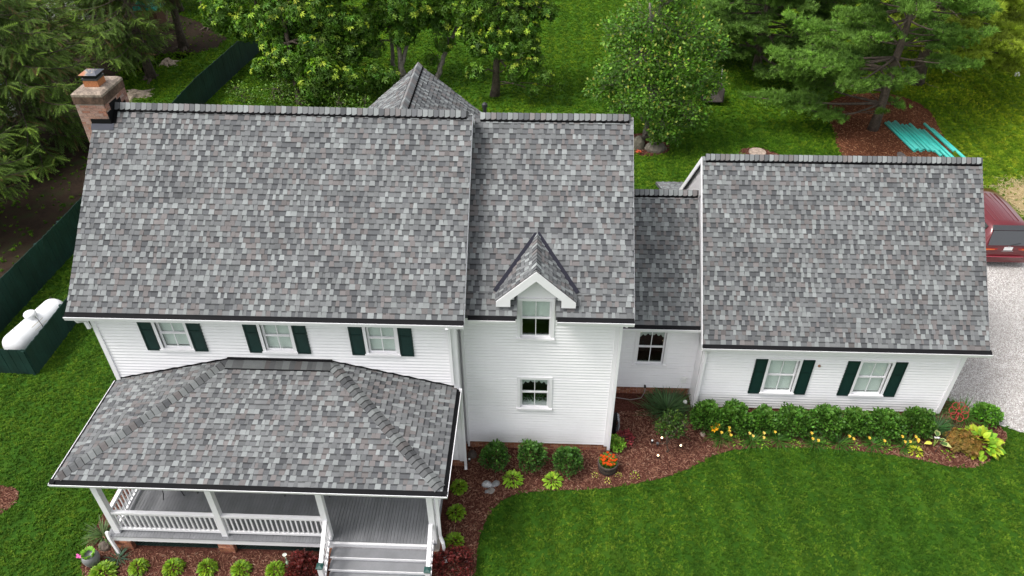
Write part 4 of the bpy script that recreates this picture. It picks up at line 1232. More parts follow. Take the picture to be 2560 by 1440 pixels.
# steps
ST = MB(); ST.box(6.2, 8.72, -4.4, DYF_ - .04, -.02, .0); stp = part(ST.build('steps', 'trim', house, label='grey porch steps with white risers'))
for i in range(4):
    zt = DZ - .165 * (i + 1); y1_ = DYF_ - .25 * i - .036; y0_ = y1_ - .245
    if zt < .02: break
    mb = MB(); mb.box(6.17, 8.75, y0_ - .03, y1_, zt - .03, zt); mb.build('tread', 'deck', stp)
    mb = MB(); mb.box(6.17, 8.75, y0_ - .045, y0_ - .031, zt - .045, zt + .003); mb.build('nosing', 'trim', stp)
    mb = MB(); mb.box(6.19, 8.73, y0_, y0_ + .02, max(0, zt - .2), zt - .031); mb.build('riser', 'trim', stp)
for xs in (6.12, 8.80):
    mb = MB()
    mb.box(xs - .06, xs + .06, -4.02, -3.90, 0, .93)
    mb.beam((xs, PY - .08, DZ + .84), (xs, -3.93, .88), .10, .055); mb.beam((xs, PY - .08, DZ + .14), (xs, -3.93, .24), .06, .06)
    rl = part(mb.build('stair_railing', 'trim', house))
    for i in range(6):
        t = (i + .6) / 6.4; y = PY - .1 + (-3.88 - PY + .1) * t
        mb = MB(); mb.box(xs - .017, xs + .017, y - .017, y + .017, DZ + .16 + (.26 - DZ - .16) * t, DZ + .80 + (.85 - DZ - .80) * t); mb.build('baluster', 'trim', rl)
    mb = MB(); q = .085
    mb.add([(xs - q, -3.96 - q, .93), (xs + q, -3.96 - q, .93), (xs + q, -3.96 + q, .93), (xs - q, -3.96 + q, .93), (xs - q, -3.96 - q, .96), (xs + q, -3.96 - q, .96), (xs + q, -3.96 + q, .96), (xs - q, -3.96 + q, .96), (xs, -3.96, 1.0)],
           [(0, 1, 5, 4), (1, 2, 6, 5), (2, 3, 7, 6), (3, 0, 4, 7), (4, 5, 8), (5, 6, 8), (6, 7, 8), (7, 4, 8), (0, 3, 2, 1)], (2, 2, 2)); mb.build('newel_cap', 'shutter', rl)
# piers and lattice under the deck
for px_ in (.55, 3.30, 6.05, 8.75):
    pr = box_part('porch_pier', 'mortar', [(px_ - .2, px_ + .2, DYF_ + .01, DYF_ + .40, -.02, .41)]); bricks(pr, px_ - .2, px_ + .2, .0, 5, DYF_ + .01, r_); bricks(pr, DYF_ + .01, DYF_ + .40, .0, 5, px_ + .2, r_, axis='y', stuff=True)
for a, b in ((.76, 3.09), (3.51, 5.84)):
    mb = MB(); y = DYF_ + .14
    mb.box(a, b, y - .012, y + .02, .0, .05); mb.box(a, b, y - .012, y + .02, .36, .41); mb.box(a, a + .05, y - .012, y + .02, .05, .36); mb.box(b - .05, b, y - .012, y + .02, .05, .36)
    lt = part(mb.build('lattice', 'lattice', house))
    x = a - .3; mb = MB()
    while x < b:
        for sg, yy in ((1, y - .006), (-1, y + .004)):
            p, q = (x, .05), (x + .31, .36)
            if sg < 0: p, q = (x + .31, .05), (x, .36)
            if min(p[0], q[0]) > a - .02 and max(p[0], q[0]) < b + .02:
                mb.beam((p[0], yy, p[1]), (q[0], yy, q[1]), .009, .036, up=(0, 1, 0) if False else (0, 0, 1))
        x += .085
    mb.build('lattice_strips', 'lattice', lt, kind='stuff')
    mb = MB(); mb.box(a, b, y + .25, y + .27, -.01, .41); mb.build('void', 'soil', lt)
for o in PARTS:
    o.location = o.location - house.location

# ------------------------------------------------------------------ fences
def fence(name_label, line, h, pw=.138, loc=None, cat='fence'):
    root = thing('fence', name_label, cat, (line[0][0], line[0][1], 0))
    base = Vector(root.location)
    tm = MB(); tm.box(-pw / 2, pw / 2, -.011, .011, .03, h); mesh = None
    rl = MB()
    for p, q in zip(line, line[1:]):
        p = Vector((*p, 0)); q = Vector((*q, 0)); d = q - p; L = d.length; d.normalize(); ang = math.atan2(d.y, d.x)
        nrm_ = Vector((-d.y, d.x, 0))
        n = int(L / .142)
        for i in range(n):
            c = p + d * ((i + .5) * L / n)
            if mesh is None:
                o = tm.build('plank', 'fence', root); mesh = o.data
            else:
                o = link('plank', mesh, root)
            o.location = c - base + nrm_ * random.uniform(-.003, .003) + Vector((0, 0, random.uniform(-.012, .012)))
            o.rotation_euler = (random.uniform(-.006, .006), random.uniform(-.006, .006), ang)
        for z in (.3, h * .5, h - .25):
            rl.beam(p + nrm_ * .04 + Vector((0, 0, z)), q + nrm_ * .04 + Vector((0, 0, z)), .04, .09)
        k = 0
        while k < L:
            c = p + d * k + nrm_ * .09; rl.box(c.x - .045, c.x + .045, c.y - .045, c.y + .045, 0, h - .05); k += 2.4
    o = rl.build('rails', 'fence', root); o.location = -base
    return root
fence('long dark green plank fence running back beside the house', [(-7.93, 3.9), (-7.69, 10.26), (-7.62, 17.5), (-7.60, 24.7), (-6.89, 32.7), (-6.2, 39)], 1.63)
fence('low dark green plank screen around the white gas tank', [(-7.6, 3.33), (-5.40, 3.33), (-5.40, 7.4)], 1.12)

# ------------------------------------------------------------------ gas tank
ta, tb, tr_, tz = Vector((-6.34, 3.72, .66)), Vector((-5.86, 6.25, .66)), .46, .66
tk = thing('gas_tank', 'white horizontal gas tank with domed lid behind the low green screen', 'gas tank', (-6.1, 5.0, 0))
ax = (tb - ta).normalized(); pts = []; rad = []
for i in range(7):
    t = i / 6 * math.pi / 2; pts.append(ta + ax * (tr_ * .75 * (1 - math.sin(t)))); rad.append(max(.01, tr_ * math.sin(t)))
pts = [ta + ax * (tr_ * .75) * (1 - math.cos(i / 6 * math.pi / 2)) for i in range(7)]; rad = [max(.01, tr_ * math.sin(i / 6 * math.pi / 2)) for i in range(7)]
pts += [tb - ax * (tr_ * .75) * (1 - math.cos((6 - i) / 6 * math.pi / 2)) for i in range(7)]; rad += [max(.01, tr_ * math.sin((6 - i) / 6 * math.pi / 2)) for i in range(7)]
mb = MB(); mb.tube(pts, rad, 28); mb.build('vessel', 'tank', tk, True)
mc = (ta + tb) / 2
for t in (.16, .84):
    c = ta + (tb - ta) * t; mb = MB(); mb.tube([c - ax * .012, c + ax * .012], tr_ + .005, 28, cap=False); mb.build('weld_seam', 'tank', tk, True)
    mb = MB(); c = c + Vector((-.05, .2, tr_ * .97)); mb.lathe([(.03, 0), (.03, .03), (.001, .035)], tuple(c), 8); mb.build('valve', 'metal_dark', tk)
mb = MB(); mb.lathe([(.19, .40), (.20, .55), (.205, .60), (.17, .66), (.09, .69), (.001, .695)], (mc.x, mc.y, tz), 24); mb.build('lid', 'tank', tk, True)
mb = MB(); mb.tube([mc + Vector((.19, -.05, .52)), mc + Vector((.30, -.12, .46)), mc + Vector((.42, -.2, .25)), mc + Vector((.46, -.3, -.1))], .012, 6); mb.build('gas_line', 'metal_dark', tk)
for t in (.22, .78):
    c = ta + (tb - ta) * t; mb = MB(); mb.box(c.x - .30, c.x + .30, c.y - .07, c.y + .07, 0, .34); mb.build('saddle', 'rock', tk).data.color_attributes[0]
    mb = MB(); mb.tube([c + Vector((-.03, 0, .45)), c + Vector((-.03, 0, .52)), c + Vector((.03, 0, .52)), c + Vector((.03, 0, .45))], .014, 6); mb.build('lifting_lug', 'tank', tk)
mb = MB(); s_ = Vector((-ax.y, ax.x, 0)) * -1; c = ta + ax * .9 + s_ * .335 + Vector((0, 0, .30)); c2 = ta + ax * 1.45 + s_ * .335 + Vector((0, 0, .30))
mb.beam(c, c2, .16, .008, up=(s_.x, s_.y, .9), col=(.55, .5, .4)); mb.build('data_plate', 'brick', tk)
offset_parent(tk)

# ------------------------------------------------------------------ trees
def trunk_mesh(paths, name, m, root, seg=9):
    mb = MB()
    for pts_, rad_ in paths:
        mb.tube(pts_, rad_, seg)
    return mb.build(name, m, root, True)

def wob(a, b, n, amt, r, r0, r1, sag=0.):
    a = np.array(a, float); b = np.array(b, float); P = []; R_ = []
    off = np.zeros(3)
    for i in range(n + 1):
        t = i / n
        if 0 < i < n:
            off = off * .6 + r.normal(size=3) * amt
        else:
            off = off * 0
        p = a + (b - a) * t + off; p[2] += sag * math.sin(t * math.pi)
        P.append(tuple(p)); R_.append(r0 + (r1 - r0) * t)
    return P, R_

def blob_tree(name, label, base, blobs, tmpl, leaf, n_per, cols, tips, seed, bark='bark', tr=.2, stems=None, group=None, shell=.55, upward=.5, cat='tree', twigs=.35, fork=1.6, flat=.8):
    """limbs reach into each leafy mass; leaves sit on the twigs round it, thicker outside than inside"""
    r = np.random.default_rng(seed)
    root = thing(name, label, cat, (base[0], base[1], 0), group)
    top = max(b[2] for b in blobs)
    stems = stems or [[(base[0], base[1], -.1), (base[0] + r.normal() * .15, base[1] + r.normal() * .15, top * .45), (base[0] + r.normal() * .4, base[1] + r.normal() * .4, top * .95)]]
    paths = []
    sp = []
    for st in stems:
        P = []; R_ = []
        for i in range(len(st) - 1):
            p, q = wob(st[i], st[i + 1], 6, .04, r, 1, 1)
            P += p if i == 0 else p[1:]
        n = len(P); R_ = [tr * (1.5 if i == 0 else 1.15 if i == 1 else 1) * (1 - .75 * i / n) for i in range(n)]
        paths.append((P, R_)); sp += [(np.array(p), R_[i]) for i, p in enumerate(P)]
    L = Leaves()
    for (x, y, z, br) in blobs:
        c = np.array((x, y, z))
        cand = [s for s in sp if s[0][2] < z + .3 * br] or sp[:1]
        a, ra = min(cand, key=lambda s: np.linalg.norm((s[0] - c) * (1, 1, .6)))
        P, R_ = wob(a, c, 6, .10, r, min(ra * .6, .02 + .05 * br), .018, .15)
        paths.append((P, R_))
        n = max(4, int(n_per * br ** 2))
        d = rand_dirs(n, r); rad = br * np.clip(r.uniform(shell * .3, 1.08, n) ** .5, 0, 1.12)
        # uneven masses: some directions reach further than others
        lobes = norm(r.normal(size=(5, 3))); lob = 1 + .28 * np.max(d @ lobes.T, axis=1) - .2
        pos = c + d * (rad * lob)[:, None] * np.array((1, 1, flat))
        ok_ = pos[:, 2] > .15
        pos = pos[ok_]; d = d[ok_]; n = len(pos)
        for t in range(int(n * twigs * .12)):
            j = r.integers(n)
            paths.append(wob(P[r.integers(2, 6)], pos[j], 2, .05, r, .012, .005))
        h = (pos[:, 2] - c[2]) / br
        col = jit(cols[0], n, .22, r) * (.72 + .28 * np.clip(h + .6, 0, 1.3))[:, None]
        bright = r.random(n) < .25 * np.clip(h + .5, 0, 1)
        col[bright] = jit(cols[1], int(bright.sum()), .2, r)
        fd = norm(d + r.normal(size=(n, 3)) * .55 + np.array((0, 0, upward * .35)))
        up = norm(r.normal(size=(n, 3)) * .45 + np.array((0, 0, 1.0)) + d * .5)
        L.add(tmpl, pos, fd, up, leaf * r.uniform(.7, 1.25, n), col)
        nt_ = int(tips[1] * br ** 2)
        if nt_:
            dt = rand_dirs(nt_ * 3, r); dt = dt[(dt[:, 2] > -.2)][:nt_]
            m_ = len(dt)
            L.add(tmpl, c + dt * br * 1.06 * np.array((1, 1, flat)), norm(dt * .5 + np.array((0, 0, .6)) + r.normal(size=(m_, 3)) * .3), norm(dt + np.array((0, 0, .6))), leaf * r.uniform(.7, 1.05, m_), jit(tips[0], m_, .15, r))
    trunk_mesh(paths, 'trunk', bark, root, 8)
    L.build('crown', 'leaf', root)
    return offset_parent(root)

HG = ((.050, .115, .014), (.105, .20, .026)); HT = (.21, .30, .042)
HA = [(-6.61, 28.0, 4.07, 1.3), (-5.19, 27.5, 3.58, 1.1), (-3.07, 27.0, 4.42, 1.5), (-1.11, 26.5, 4.8, 1.5), (-3.24, 26.5, 2.83, 1.1), (-0.85, 26.0, 3.03, 1.3), (-4.24, 26.0, 1.64, .7), (-.09, 25.5, 1.42, .8), (-1.66, 25.5, 1.41, .9), (1.16, 26.5, 3.96, 1.0), (.64, 26.0, 2.6, .8)]
HA += [(-.5, 25.0, 1.9, 1.0), (-1.2, 24.8, 1.0, .9), (.9, 25.2, 1.5, .85), (2.0, 25.8, 1.5, .75), (-2.6, 25.6, 2.2, 1.1), (-3.9, 27.2, 3.4, 1.1), (.2, 26.4, 4.2, 1.1), (-4.5, 27.5, 6.6, 1.8), (-1.8, 27, 7.2, 1.9), (-3.2, 27.5, 9.2, 1.9), (.4, 26.8, 6.4, 1.5)]
blob_tree('broadleaf_tree', 'dense green tree with lime leaf tips behind the long fence and main ridge', (-2.19, 24.9), HA, PALM7, .24, 270, HG, (HT, 10), 11, tr=.20, shell=.5,
          stems=[[(-2.19, 24.9, -.1), (-2.5, 25.6, 2.2), (-2.9, 26.8, 8)], [(-4.9, 28.6, -.1), (-4.8, 28.2, 2.4), (-4.6, 27.7, 6)]])
HB = [(1.5, 26.6, 3.3, .8), (2.9, 25.6, 1.4, .55), (4.0, 27.2, 4.1, .9), (5.6, 28.0, 3.6, .8), (2.45, 28.0, 4.13, 1.2), (3.63, 27.0, 3.15, .7), (1.76, 27.0, 2.46, .7), (4.69, 28.0, 4.15, 1.05), (6.49, 28.0, 4.49, 1.0), (2.31, 26.0, .78, .55), (5.69, 28.0, 2.35, .55), (4.93, 28.0, 1.41, .45), (3.56, 27.0, 4.68, 1.1), (2.6, 28, 6.5, 1.7), (5.2, 28.5, 6.8, 1.8), (3.8, 28.4, 8.8, 1.9)]
blob_tree('broadleaf_tree', 'tree with several bare grey stems right behind the pointed rear roof', (2.6, 27.85), HB, PALM7, .23, 215, HG, (HT, 9), 12, bark='bark_pale', tr=.17, shell=.5,
          stems=[[(2.6, 27.85, -.1), (2.7, 27.9, 1.6), (2.3, 28.2, 7)], [(3.1, 26.6, -.1), (3.3, 27.0, 1.4), (3.9, 27.8, 3.4), (4.6, 28.2, 6.5)], [(3.35, 26.9, .9), (3.2, 27.2, 2.6), (3.3, 27.6, 6)], [(5.0, 27.5, -.1), (5.6, 28.0, 1.6), (6.7, 28.4, 4), (7.2, 28.6, 6.5)]])
HC = [(8.9, 25.8, 4.0, .9), (10.2, 25.6, 4.2, .9), (7.5, 26.4, 3.6, .8), (10.9, 25.2, 2.5, .6), (7.23, 27.0, 4.27, 1.0), (8.58, 26.5, 4.87, 1.2), (9.87, 26.0, 4.83, 1.1), (10.92, 26.0, 5.14, .8), (7.92, 26.0, 3.1, .8), (9.35, 25.5, 3.19, .9), (10.53, 25.5, 3.31, .8), (7.69, 25.5, 1.73, .55), (9.9, 25.0, 1.96, .65), (11.42, 25.0, 1.75, .5), (12.3, 25.0, 1.19, .28), (10.77, 25.0, .94, .33), (11.66, 25.5, 5.0, .5), (8.2, 26.5, 7, 1.7), (10.2, 26.2, 7.2, 1.6), (9.2, 26.5, 9.2, 1.8)]
blob_tree('broadleaf_tree', 'tree with dark single trunk and lime leaf tips beyond the wing ridge', (8.62, 26.3), HC, PALM7, .22, 225, HG, (HT, 12), 13, tr=.21, shell=.5)
MA = [(16.5, 21.0, 6.31, 1.5), (15.15, 21.5, 5.38, 1.2), (18.05, 21.0, 5.58, 1.4), (19.36, 21.0, 4.84, .8), (15.88, 20.5, 4.61, 1.5), (17.72, 20.0, 4.25, 1.5), (14.93, 21.5, 3.42, 1.0), (19.32, 21.0, 3.27, .9), (14.2, 21.5, 2.59, .7), (16.34, 19.8, 3.14, 1.4), (18.33, 20.0, 2.47, 1.2), (15.4, 21.0, 1.99, .9), (17.28, 19.8, 1.52, 1.0), (18.83, 20.0, 1.65, .6), (16.96, 19.8, .87, .45), (17.93, 19.6, .77, .3), (17.2, 21.2, 7.6, 1.2)]
blob_tree('broadleaf_tree', 'round bushy tree with small leaves on the back lawn behind the wing', (16.63, 21.09), MA, LEAF, .17, 760, ((.050, .120, .016), (.110, .21, .030)), ((.20, .22, .06), 30), 14, bark='bark_pale', tr=.13, shell=.5)
UB = [(-3.46, 25.0, .67, 1.0), (-1.82, 24.5, .42, .9), (.12, 24.0, .57, .8), (-5.38, 25.0, .3, .7), (1.45, 24.0, .6, .6), (-2.79, 25.5, 1.2, .9), (-6.14, 26.0, .33, .6)]
for i, b in enumerate(UB):
    blob_tree('bush', 'low green bush in the undergrowth behind the main ridge, %s from the long fence' % ('third', 'fifth', 'sixth', 'second', 'seventh', 'fourth', 'first')[i], (b[0], b[1]), [b, (b[0] + .3, b[1] + .2, b[2] * .6, b[3] * .7)], LEAF, .13, 330, ((.05, .11, .015), (.10, .18, .03)), (HT, 3), 40 + i, tr=.03, cat='bush', group='bushes behind the main ridge')

def spruce(label, base, H, zc, Lmax, seed, dens=1., group='spruces beyond the long fence', zmax_dense=9., azw=None):
    r = np.random.default_rng(seed); x, y = base
    root = thing('spruce_tree', label, 'tree', (x, y, 0), group)
    n = 12; tp = [(x + r.normal() * .03, y + r.normal() * .03, -.1 + (H + .1) * i / n) for i in range(n + 1)]
    paths = [(tp, [max(.02, .26 * (1.35 if i == 0 else 1) * (1 - i / n)) for i in range(n + 1)])]
    for i in range(5):
        a = r.uniform(0, 6.28); paths.append(([(x, y, .18), (x + .35 * math.cos(a), y + .35 * math.sin(a), .06), (x + .8 * math.cos(a), y + .8 * math.sin(a), -.03)], [.13, .09, .03]))
    L = Leaves(); z = zc; B = {k: [] for k in 'pdusc'}
    while z < H - .4:
        thin = 1. if z < zmax_dense else .45
        for _ in range(r.integers(3, 6) if thin == 1 else 2):
            az = r.uniform(0, 2 * math.pi); ln = Lmax * (1 - (z / H) ** 1.1) * r.uniform(.65, 1.1) * min(1, .55 + (z - zc) * .3 + r.random() * .3)
            if azw is not None: ln *= azw(az)
            if ln < .4: continue
            d = np.array((math.cos(az), math.sin(az), 0)); m_ = 7; P = []
            for i in range(m_ + 1):
                t = i / m_
                P.append(np.array((x, y, z)) + d * ln * t + np.array((0, 0, -.32 * ln * t + .26 * ln * t ** 2.6)))
            paths.append(([tuple(p) for p in P], [.035 * (1 - .8 * i / m_) * (.6 + ln / 5) for i in range(m_ + 1)]))
            k = int(ln / .095 * dens * thin)
            for i in range(k):
                t = r.uniform(.22, 1.0); s_ = t * m_; i0 = min(int(s_), m_ - 1); fr = s_ - i0
                p = P[i0] * (1 - fr) + P[i0 + 1] * fr; tang = norm(P[i0 + 1] - P[i0])
                side = np.array((-d[1], d[0], 0)) * r.choice((-1, 1))
                tw = (.40 + .5 * (1 - t)) * r.uniform(.7, 1.2) * min(1.2, .45 + ln * .25)
                dr = norm(tang * r.uniform(.35, .9) + side * r.uniform(.25, 1.) + np.array((0, 0, -r.uniform(.15, .95) * (1.15 - .5 * t))))
                for q in range(2):
                    B['p'].append(p + dr * tw * .35 * q * r.random()); dd = norm(dr + r.normal(size=3) * .25); B['d'].append(dd)
                    B['u'].append(norm(np.array((0, 0, 1)) + r.normal(size=3) * .5)); B['s'].append(tw * r.uniform(.75, 1.1))
                    g = t * .7 + .3 * r.random()
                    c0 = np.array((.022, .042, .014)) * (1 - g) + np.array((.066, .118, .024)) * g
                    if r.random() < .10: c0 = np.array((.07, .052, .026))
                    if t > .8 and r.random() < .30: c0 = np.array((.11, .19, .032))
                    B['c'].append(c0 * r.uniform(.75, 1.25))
        z += .27 if z < zmax_dense else .5
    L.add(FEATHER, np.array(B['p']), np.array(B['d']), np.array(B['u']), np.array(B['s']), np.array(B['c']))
    trunk_mesh(paths, 'trunk', 'bark', root, 6)
    L.build('crown', 'needle', root)
    return offset_parent(root)
spruce('spruce with a straight bare lower trunk standing nearest the far stump', (-12.1, 28.25), 17, 2.0, 3.7, 21, azw=lambda a: 1.15 if math.cos(a) < .1 else .62)
spruce('spruce with roots spreading over the brown bare patch farther back', (-12.1, 33.4), 17, 3.4, 3.4, 22, .8)
spruce('slim spruce trunk at the top edge beside the fence', (-11.8, 37.2), 17, 3.6, 3.0, 23, .6)
spruce('big spruce whose long boughs reach towards the chimney', (-13.9, 19.0), 17, .9, 4.9, 24)
spruce('near spruce at the picture edge reaching over the dark fence', (-12.9, 11.3), 16, 1.6, 4.1, 25)
spruce('dark spruce behind the big one in front of the blue pool', (-17.2, 26.0), 17, 1.3, 4.0, 26, .7)
spruce('spruce at the far corner in front of the pale shed', (-19.5, 33.5), 17, 2.2, 4.2, 27, .7)
spruce('spruce standing deep behind the near one at the edge', (-17.3, 14.8), 16, .8, 4.2, 28, .7)
spruce('spruce between the big one and the far brown patch', (-15.7, 31.2), 17, 1.5, 3.8, 30, .8)
spruce('spruce farthest back at the upper edge', (-15.2, 40.5), 17, 2.0, 4.0, 29, .6)

def pine(label, base, H, zc, Lmax, seed, col, tipc, dens=1., r0=.24, lean=(0, 0), zmax=8., group='pines by the driveway', dead=8, azw=None, tuft=.21, step=.55):
    r = np.random.default_rng(seed); x, y = base
    root = thing('pine_tree', label, 'tree', (x, y, 0), group)
    ax_ = lambda z: np.array((x + lean[0] * z, y + lean[1] * z, z))
    n = 12; tp = [tuple(ax_(-.1 + (H + .1) * i / n) + np.array((r.normal() * .05, r.normal() * .05, 0))) for i in range(n + 1)]
    paths = [(tp, [max(.02, r0 * (1.25 if i == 0 else 1) * (1 - .95 * i / n)) for i in range(n + 1)])]
    B = {k: [] for k in 'pdusc'}
    for _ in range(dead):
        a = r.uniform(0, 6.28); zz = r.uniform(zc * .5, zc + 2.5); ln = r.uniform(1., 2.6); p = ax_(zz)
        paths.append(wob(p, p + np.array((math.cos(a) * ln, math.sin(a) * ln, r.uniform(-.5, .3))), 5, .08, r, .025, .006))
    z = zc
    while z < H - .5:
        thin = 1. if z < zmax else .4
        for _ in range(r.integers(5, 8) if thin == 1 else 4):
            az = r.uniform(0, 2 * math.pi); ln = Lmax * (1 - (z / H) ** 1.5 * .8) * r.uniform(.55, 1.1)
            if azw is not None: ln *= azw(az, z)
            d = np.array((math.cos(az), math.sin(az), 0)); m_ = 6; P = []
            wv = r.normal(size=3) * .12; lim = r.uniform(.62, 1.25)
            for i in range(m_ + 1):
                t = i / m_; P.append(ax_(z) + d * ln * t + np.array((0, 0, ln * (.02 * t - .10 * t + .12 * t * t))) + wv * math.sin(t * 3.1) * ln * .3)
            paths.append(([tuple(p) for p in P], [.05 * (1 - .8 * i / m_) * (.4 + ln / 5) for i in range(m_ + 1)]))
            nb = int(ln * 6.5 * dens * thin)
            for i in range(nb):
                t = r.uniform(.28, 1.) ** .8; s_ = t * m_; i0 = min(int(s_), m_ - 1); fr = s_ - i0
                p = P[i0] * (1 - fr) + P[i0 + 1] * fr; side = np.array((-d[1], d[0], 0)) * r.choice((-1, 1))
                sl_ = ln * .30 * (1.15 - t) * r.uniform(.5, 1.2) + .25
                dd = norm(d * r.uniform(.5, 1.1) + side * r.uniform(.3, 1.) + np.array((0, 0, r.uniform(-.12, .25))))
                e = p + dd * sl_
                if r.random() < .5: paths.append(([tuple(p), tuple(e)], [.013, .006]))
                kt = max(3, int(sl_ / .085))
                for q in range(kt):
                    tt = (q + r.random()) / kt
                    pos = p + dd * sl_ * (.25 + .8 * tt) + r.normal(size=3) * (.07, .07, .035)
                    B['p'].append(pos); B['d'].append(norm(dd * .6 + np.array((0, 0, .55)) + r.normal(size=3) * .4)); B['u'].append(norm(r.normal(size=3)))
                    B['s'].append(tuft * r.uniform(.75, 1.2)); g = np.clip(t * .5 + tt * .4 + r.normal() * .15, 0, 1)
                    B['c'].append((np.array(col) * (1 - g) + np.array(tipc) * g) * r.uniform(.8, 1.2) * lim)
        z += step * r.uniform(.8, 1.2) * (1 if z < zmax else 2)
    L = Leaves(); L.add(TUFT, np.array(B['p']), np.array(B['d']), np.array(B['u']), np.array(B['s']), np.array(B['c']))
    trunk_mesh(paths, 'trunk', 'bark', root, 6); L.build('crown', 'needle', root)
    return offset_parent(root)
def left_long(az, z):
    k = 1.0 + .28 * max(0, -math.cos(az)) - .28 * max(0, math.cos(az))
    if z < 2.9 and (math.cos(az) > .2 or (math.sin(az) < -.05 and math.cos(az) > -.65)):
        k *= .25
    return k
pine('white pine with layered boughs standing in the brown bed beside the teal pipes', (28.58, 22.56), 15, 1.5, 5.4, 31, (.036, .085, .020), (.100, .20, .038), azw=left_long, dens=1.15)
pine('thick trunked pine with bare dead branches behind the white pine', (33.0, 28.6), 17, 2.0, 5.8, 32, (.075, .125, .020), (.22, .29, .042), r0=.36, dead=22, azw=lambda az, z: 1.2 if math.cos(az) > -.2 else .55, dens=1.0)
pine('dark pine farther back beyond the round lawn tree', (24.2, 30.5), 16, 1.0, 5.2, 33, (.030, .070, .022), (.085, .165, .036), dens=1.3, dead=2, step=.45)
pine('yellow green pine at the upper corner above the lawn', (37.6, 34.0), 16, 1.7, 6.2, 34, (.085, .135, .018), (.24, .30, .040), dens=.8, azw=lambda az, z: 1. if math.sin(az) > -.3 or math.cos(az) < 0 else .62)
pine('second pine stem rising behind the white pine', (30.5, 31.5), 17, 4.5, 4.2, 35, (.036, .080, .022), (.11, .19, .045), dens=.7, r0=.2)

def stump(label, base, R_, seed):
    r = np.random.default_rng(seed); mb = MB(); x, y = base; seg = 16; prof = [(1.5, -.02), (1.0, .07), (.8, .17), (.72, .22), (.5, .21), (.001, .19)]
    v = []
    lob = [1 + .35 * math.sin(3 * 2 * math.pi * k / seg + seed) + .15 * r.normal() for k in range(seg)]
    for q, z in prof:
        for k in range(seg):
            t = 2 * math.pi * k / seg; w = q * R_ * (1 + (lob[k] - 1) * min(1, q)); v.append((x + w * math.cos(t), y + w * math.sin(t), z + .02 * r.normal() * (z > .1)))
    f_ = [(i * seg + k, i * seg + (k + 1) % seg, (i + 1) * seg + (k + 1) % seg, (i + 1) * seg + k) for i in range(len(prof) - 1) for k in range(seg)]
    mb.add(v, f_, (.36, .29, .22))
    for k in range(4):
        a = r.uniform(0, 6.28); mb.tube([(x + R_ * .6 * math.cos(a), y + R_ * .6 * math.sin(a), .10), (x + R_ * 1.4 * math.cos(a), y + R_ * 1.4 * math.sin(a), .05), (x + R_ * 2.3 * math.cos(a + .2), y + R_ * 2.3 * math.sin(a + .2), -.02)], [.11, .08, .03], 7, (.36, .29, .22))
    return mb.build('tree_stump', 'wood', None, label=label, category='stump')
stump('pale weathered tree stump in the grass right of the chimney', (-12.0, 25.8), .55, 1)
stump('smaller pale tree stump farther back near the spruce', (-12.1, 30.7), .36, 2)
# glimpses of the neighbour's plot between the spruces
pl_ = thing('swimming_pool', 'pale blue round pool with white rim half hidden behind spruce boughs', 'pool', (-19.5, 24.0, 0))
mb = MB(); mb.lathe([(2.3, 0), (2.3, 1.0)], (-19.5, 24.0, 0), 40); mb.build('pool_wall', 'white_plastic', pl_)
mb = MB(); mb.lathe([(2.26, .85), (.001, .85)], (-19.5, 24.0, 0), 40); mb.build('water', 'water_blue', pl_)
mb = MB(); mb.lathe([(2.22, 1.0), (2.22, 1.06), (2.40, 1.06), (2.40, 1.0)], (-19.5, 24.0, 0), 40); mb.build('rim', 'white_plastic', pl_); offset_parent(pl_)
sh_ = thing('shed', 'pale shed with dark beams behind the spruces at the upper corner', 'shed', (-23.2, 38.5, 0))
mb = MB(); mb.box(-25.6, -21.0, 38.0, 41, 0, 2.4); mb.build('wall', 'siding', sh_)
mb = MB(); mb.prism([(-26, 2.3), (-20.6, 2.3), (-23.3, 4.1)], 37.6, 41.4, (.12, .10, .09)); mb.build('roof', 'shingle', sh_)
for q in (-25.0, -23.6, -22.2):
    mb = MB(); mb.box(q, q + .16, 37.97, 38.0, 0, 2.3, (.12, .08, .06)); mb.build('beam', 'wood', sh_)
offset_parent(sh_)
ph = thing('playhouse', 'small brown playhouse with teal roof under the far spruces', 'playhouse', (-15.6, 37.0, 0))
mb = MB(); mb.box(-16.3, -14.9, 36.4, 37.6, 0, 1.5, (.16, .08, .05)); mb.build('wall', 'wood', ph)
mb = MB(); mb.prism([(-16.5, 1.45), (-14.7, 1.45), (-15.6, 2.3)], 36.2, 37.8, (.35, .6, .6)); mb.build('roof', 'pipe', ph); offset_parent(ph)
mb = MB(); mb.tube([(-9.6, 17.2, .05), (-8.9, 17.6, .06), (-8.2, 17.9, .09)], [.035, .04, .03], 6, (1, 1, 1)); mb.build('branch', 'bark_pale', None, label='pale fallen branch on bare ground behind the fence by the chimney', category='branch')

# ------------------------------------------------------------------ teal pipes
r = np.random.default_rng(55)
pt, pb_ = Vector((29.45, 23.25, 0)), Vector((30.45, 19.3, 0))
d0 = Vector((.10, -1., 0)).normalized(); sdv = Vector((d0.y, -d0.x, 0)) * -1
lay = [(0, 0, 3.15), (.19, .12, 3.1), (.38, .02, 3.15), (.57, .20, 3.2), (.76, -.2, 2.9), (.94, -.25, 2.9), (1.06, -.55, 3.1), (1.2, -.1, 3.0), (1.38, -.75, 3.2), (1.56, -.8, 3.2), (1.98, -.05, 3.1), (2.08, -.65, 3.2)]
words_ = ['outermost on the pine trunk side', 'second from the pine trunk side', 'third from the pine trunk side', 'fourth from the pine trunk side', 'fifth from the pine trunk side', 'sixth from the pine trunk side', 'seventh from the pine trunk side',
          'eighth from the pine trunk side', 'ninth from the pine trunk side', 'tenth from the pine trunk side', 'reaching farthest back on the lawn side', 'outermost on the lawn side']
